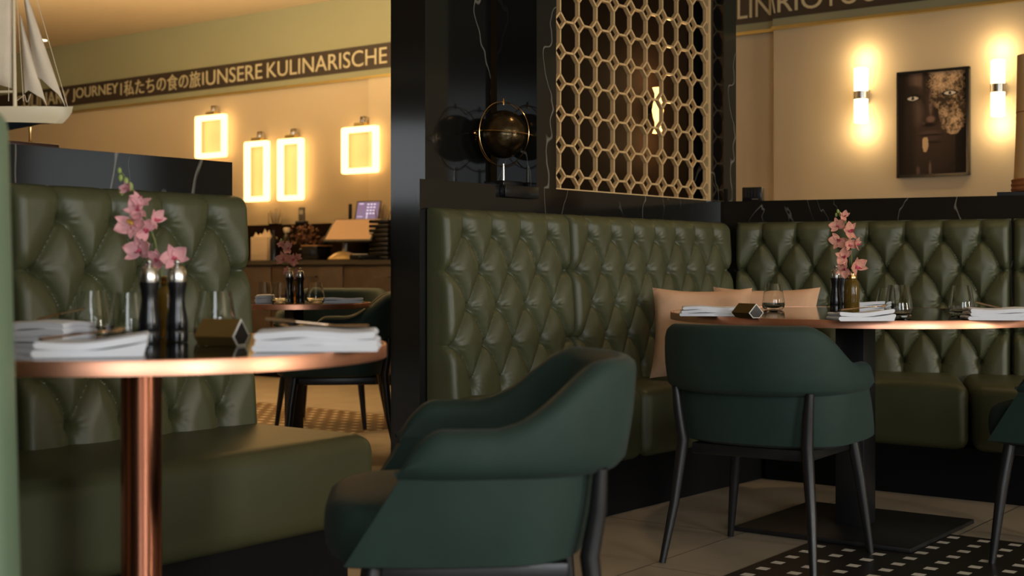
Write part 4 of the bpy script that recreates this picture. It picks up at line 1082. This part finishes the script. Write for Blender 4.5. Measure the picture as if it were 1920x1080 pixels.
# base units
edges_ = [kt_of(330), kt_of(508), kt_of(643), kt_of(778), kt_of(900)]
ZC = kz(600, 492, 0.0)
for i in range(4):
    a, b = edges_[i] + .003, edges_[i + 1] - .003; L = b - a; nm = ('left', 'middle', 'right', 'last')[i]
    root = thing('base_cabinet', ['dark wood base cabinet half hidden behind the left banquette', 'dark wood base cabinet in the middle of the back counter', 'dark wood base cabinet next to the black pillar', 'dark wood base cabinet behind the black pillar'][i], 'cabinet', kp(a, 0), TH2, 'dark cabinets of the back counter')
    MB().box((L / 2, 0.28, ZC / 2 + .03), (L, 0.50, ZC - .10)).build('body', CAB, root, smooth=False)
    MB().box((L / 2, 0.30, 0.04), (L, 0.42, 0.08)).build('toe_kick', PLINTH, root, smooth=False)
    d = MB().box((L / 2, 0.013, (ZC - .03 + .10) / 2), (L - .006, 0.022, ZC - .13), 0, 0.002).build('door', CAB, root)
    MB().tube([(L / 2 - 0.02, -0.006, ZC - .115), (L / 2 - 0.02, -0.03, ZC - .115), (L / 2 + 0.13, -0.03, ZC - .115), (L / 2 + 0.13, -0.006, ZC - .115)], 0.005, 8).build('handle', BLACKM, d)
L = edges_[4] - edges_[0]
wt = MB().box((L / 2, 0.262, 0), (L, 0.56, 0.036)).build('worktop', CTOP, None, kp(edges_[0], 0, ZC - 0.0), (0, 0, TH2), False); tag(wt, 'dark worktop running over the back cabinets', 'worktop')
ZW = ZC + 0.019
# raised back ledge
wB = 0.378; ZS = kz(600, 419, wB)
sh = MB().box((L / 2, 0.08, (ZS - ZW) / 2), (L, 0.16, ZS - ZW)).build('raised_shelf', DARKW, None, kp(edges_[0], wB, ZW), (0, 0, TH2), False); tag(sh, 'dark raised shelf along the wall at the back of the counter', 'shelf')
def onk(px, w, z): t = kt_of(px, w); return kp(t, w, z), F / kp(t, w).y
# paper bag with napkins
q, s_ = onk(492, 0.20, ZW)
rt_ = thing('paper_bag', 'cream paper bag with crumpled tissue on the counter', 'bag', q, TH2)
MB().box((0.02, 0, 0.10), (0.20, 0.12, 0.20), 0, 0.004).build('bag', mat('cream_paper', (0.62, 0.50, 0.36), 0.8), rt_)
m = MB(); random.seed(3)
for k in range(7):
    x = -0.06 + 0.022 * k; m.pts([(x - .04, -.03, .17), (x + .05, -.02, .17), (x + random.uniform(-.03, .03), random.uniform(-.05, .03), random.uniform(.22, .28)), (x + .01, .05, .17)], [(0, 1, 2), (1, 3, 2), (3, 0, 2), (0, 3, 1)])
m.build('tissue', mat('cream_tissue', (0.72, 0.60, 0.44), 0.9), rt_, smooth=False)
q, s_ = onk(537.5, 0.16, ZW); hb = 62 / s_
rt_ = thing('bottle', 'dark bottle with a pale stopper on the counter', 'bottle', q, 0)
MB().lathe([(0, 0), (.036, 0), (.036, hb * .62), (.018, hb * .78), (.014, hb * .84), (0, hb * .84)], cap=False).build('glass_body', mat('dark_bottle_glass', (0.02, 0.018, 0.012), 0.08), rt_)
MB().lathe([(0, hb * .84), (.022, hb * .84), (.030, hb * .93), (.026, hb * .99), (0, hb)], cap=False).build('stopper', mat('pale_stopper', (0.66, 0.56, 0.42), 0.6), rt_)
q, s_ = onk(513, 0.10, ZW)
rt_ = thing('bottle', 'slim black bottle next to the paper bag', 'bottle', q, 0)
MB().lathe([(0, 0), (.03, 0), (.03, .17), (.012, .21), (.012, .25), (0, .25)], cap=False).build('glass_body', BLACKS, rt_)
# brown dried plant
q, s_ = onk(574, 0.25, ZW)
rt_ = thing('dried_plant', 'dark brown dried plant in front of the shelf', 'plant', q, 0)
m = MB(); random.seed(11)
for k in range(260):
    a = random.uniform(0, 2 * PI); e = random.uniform(-.1, 1.3); r_ = random.uniform(.04, .16)
    p = Vector((r_ * 1.1 * math.cos(a) * math.cos(e), r_ * .45 * math.sin(a) * math.cos(e), 0.14 + r_ * math.sin(e)))
    d1 = Vector((random.uniform(-1, 1), random.uniform(-1, 1), random.uniform(-.3, 1))).normalized() * .034; d2 = d1.orthogonal().normalized() * .012
    m.pts([p - d2 * .3, p + d1 * .5 - d2, p + d1, p + d1 * .5 + d2], [(0, 1, 2, 3)])
m.build('foliage', mat('brown_leaf', (0.10, 0.04, 0.018), 0.7), rt_, smooth=False)
MB().lathe([(0, 0), (.05, 0), (.06, .09), (.05, .10), (0, .10)], cap=False).build('pot', BLACKS, rt_)
# receipt printer
q, s_ = onk(594, 0.14, ZW)
rt_ = thing('receipt_printer', 'black receipt printer with wooden lid beside the till', 'printer', q, TH2 + R(8))
MB().box((0, 0, 0.055), (0.15, 0.19, 0.11), 0, 0.006).build('case', BLACKS, rt_)
MB().box((0, 0.0, 0.116), (0.17, 0.20, 0.010), 0, 0.002).build('lid', mat('brown_lid', (0.25, 0.13, 0.05), 0.4), rt_)
# till monitor
q, s_ = onk(645, 0.12, ZW)
rt_ = thing('till_monitor', 'tilted till screen glowing amber on a domed foot', 'monitor', q, TH2 + R(20))
MB().lathe([(0, 0), (.13, 0), (.135, .008), (.12, .025), (.075, .055), (.035, .070), (0, .072)], n=40, cap=False).build('foot', mat('champagne_plastic', (0.45, 0.32, 0.15), 0.25, 0.4), rt_)
MB().tube([(0, 0.02, .06), (0, .03, .13), (0, .03, .17)], [.028, .022, .02], 16).build('neck', STEEL, rt_)
sc = MB().box((0, 0, 0), (0.42, 0.022, 0.30), 0, 0.008, 3).build('screen_body', BLACKS, rt_, (0.06, 0.04, 0.235), (R(-52), 0, 0))
sm = mat('till_display', (0.30, 0.17, 0.09), 0.10, Emission_Strength=0.18); sm.node_tree.nodes['Principled BSDF'].inputs['Emission Color'].default_value = (1.0, 0.55, 0.2, 1)
MB().box((0, -0.0125, 0.0), (0.385, 0.002, 0.265)).build('display', sm, sc, smooth=False)
# card terminal on the counter
q, s_ = onk(682, 0.10, ZW)
rt_ = thing('card_terminal', 'black card terminal with white keys to the right of the till foot', 'card reader', q, TH2 - R(10))
MB().box((0, 0, 0.022), (0.13, 0.19, 0.04), 0, 0.010, 3).build('case', BLACKS, rt_)
m = MB()
for i in range(3):
    for j in range(4): m.box((-0.035 + i * .03, -0.07 + j * .025, 0.044), (.02, .014, .005), 0, .001)
m.build('keys', WHITED, rt_)
# tablet on stand, on the raised shelf
ZSh = ZS
q, s_ = onk(690, wB + .07, ZSh)
rt_ = thing('tablet', 'tablet with a lit blue booking screen on the raised shelf', 'tablet', q, TH2 + R(12))
MB().box((0, 0.02, 0.006), (0.18, 0.11, 0.012), 0, .003).build('stand', BLACKS, rt_)
tb = MB().box((0, 0, 0), (0.235, 0.012, 0.175), 0, 0.005, 3).build('case', BLACKS, rt_, (0, 0.0, 0.094), (R(-16), 0, 0))
MB().box((0, -0.0065, 0), (0.205, 0.002, 0.150)).build('display', SCREENB, tb, smooth=False)
m = MB()
for i in range(3):
    for j in range(4): m.box((0.0 + i * .030, -0.0082, 0.055 - j * .026), (.018, .001, .010))
m.box((0.0, -0.0082, -0.045), (.006, .001, .05)); m.box((-0.065, -0.0082, -.05), (.05, .001, .003)); m.box((-0.065, -0.0082, .06), (.04, .001, .006))
m.build('icons', SCREENW, tb, smooth=False)
q, s_ = onk(656, wB + .06, ZSh)
rt_ = thing('phone_handset', 'slim black handset upright beside the tablet', 'phone', q, TH2)
MB().box((0, 0, 0.006), (0.08, 0.06, 0.012), 0, .003).build('cradle', BLACKS, rt_)
MB().box((0.005, 0.0, 0.085), (0.032, 0.018, 0.145), 0, .006, 3).build('handset', BLACKS, rt_)
q, s_ = onk(566, wB + .07, ZSh)
rt_ = thing('cordless_phone', 'grey cordless phone standing in its cradle below the narrow lamps', 'phone', q, TH2 + R(15))
MB().box((0, 0, 0.015), (0.09, 0.08, 0.03), 0, .008, 3).build('cradle', BLACKS, rt_)
h_ = MB().box((0, 0, 0.08), (0.058, 0.03, 0.135), 0, .010, 3).build('handset', mat('grey_plastic', (0.10, 0.085, 0.06), 0.35), rt_)
MB().box((0, -0.016, 0.105), (0.036, 0.003, 0.038)).build('display', mat('pale_display', (0.35, 0.30, 0.18), 0.2), h_, smooth=False)
q, s_ = onk(516, wB + .07, ZSh)
rt_ = thing('glass_jar', 'glass jar of wooden sticks on the raised shelf', 'jar', q, 0)
MB().lathe([(0, 0), (.055, 0), (.060, .01), (.062, .105), (.058, .105), (.056, .012), (0, .006)], cap=False).build('jar', GLASS, rt_)
m = MB(); random.seed(5)
for k in range(9): a = random.uniform(0, 6.28); m.tube([(.02 * math.cos(a), .02 * math.sin(a), .01), (.05 * math.cos(a + .3), .045 * math.sin(a), random.uniform(.11, .15))], .0035, 6)
m.build('sticks', mat('pale_wood', (0.5, 0.36, 0.18), 0.6), rt_)
q, s_ = onk(722, wB - .12, ZW)
rt_ = thing('tray_stack', 'dark stacked letter trays holding pens next to the black pillar', 'trays', q, TH2)
for k in range(9): MB().box((0, 0, 0.015 + k * .036), (0.20, 0.16, 0.026), 0, .003).build('tray', BLACKS, rt_)
m = MB()
for k in range(5): m.tube([(-.07 + k * .03, -.02, .32), (-.09 + k * .045, -.02, .40 + .02 * (k % 3))], .004, 6)
m.build('pens', CUTLERY, rt_)
# ceiling downlight in view
q = Vector(((80 - 960) / F, 1, (HZ - 75) / F)); k_ = (CEIL - CH) / q.z; q = q * k_
rt_ = thing('ceiling_downlight', 'small round downlight set in the cream ceiling', 'ceiling light', (q.x, q.y, CEIL), 0)
MB().lathe([(0.045, -0.004), (0.062, -0.004), (0.062, 0.0), (0.045, 0.0)], n=32, cap=False).build('ring', STEEL, rt_)
MB().lathe([(0, -0.003), (0.046, -0.003), (0.046, 0.0), (0, 0.0)], n=32, cap=False).build('lens', DOWN, rt_)
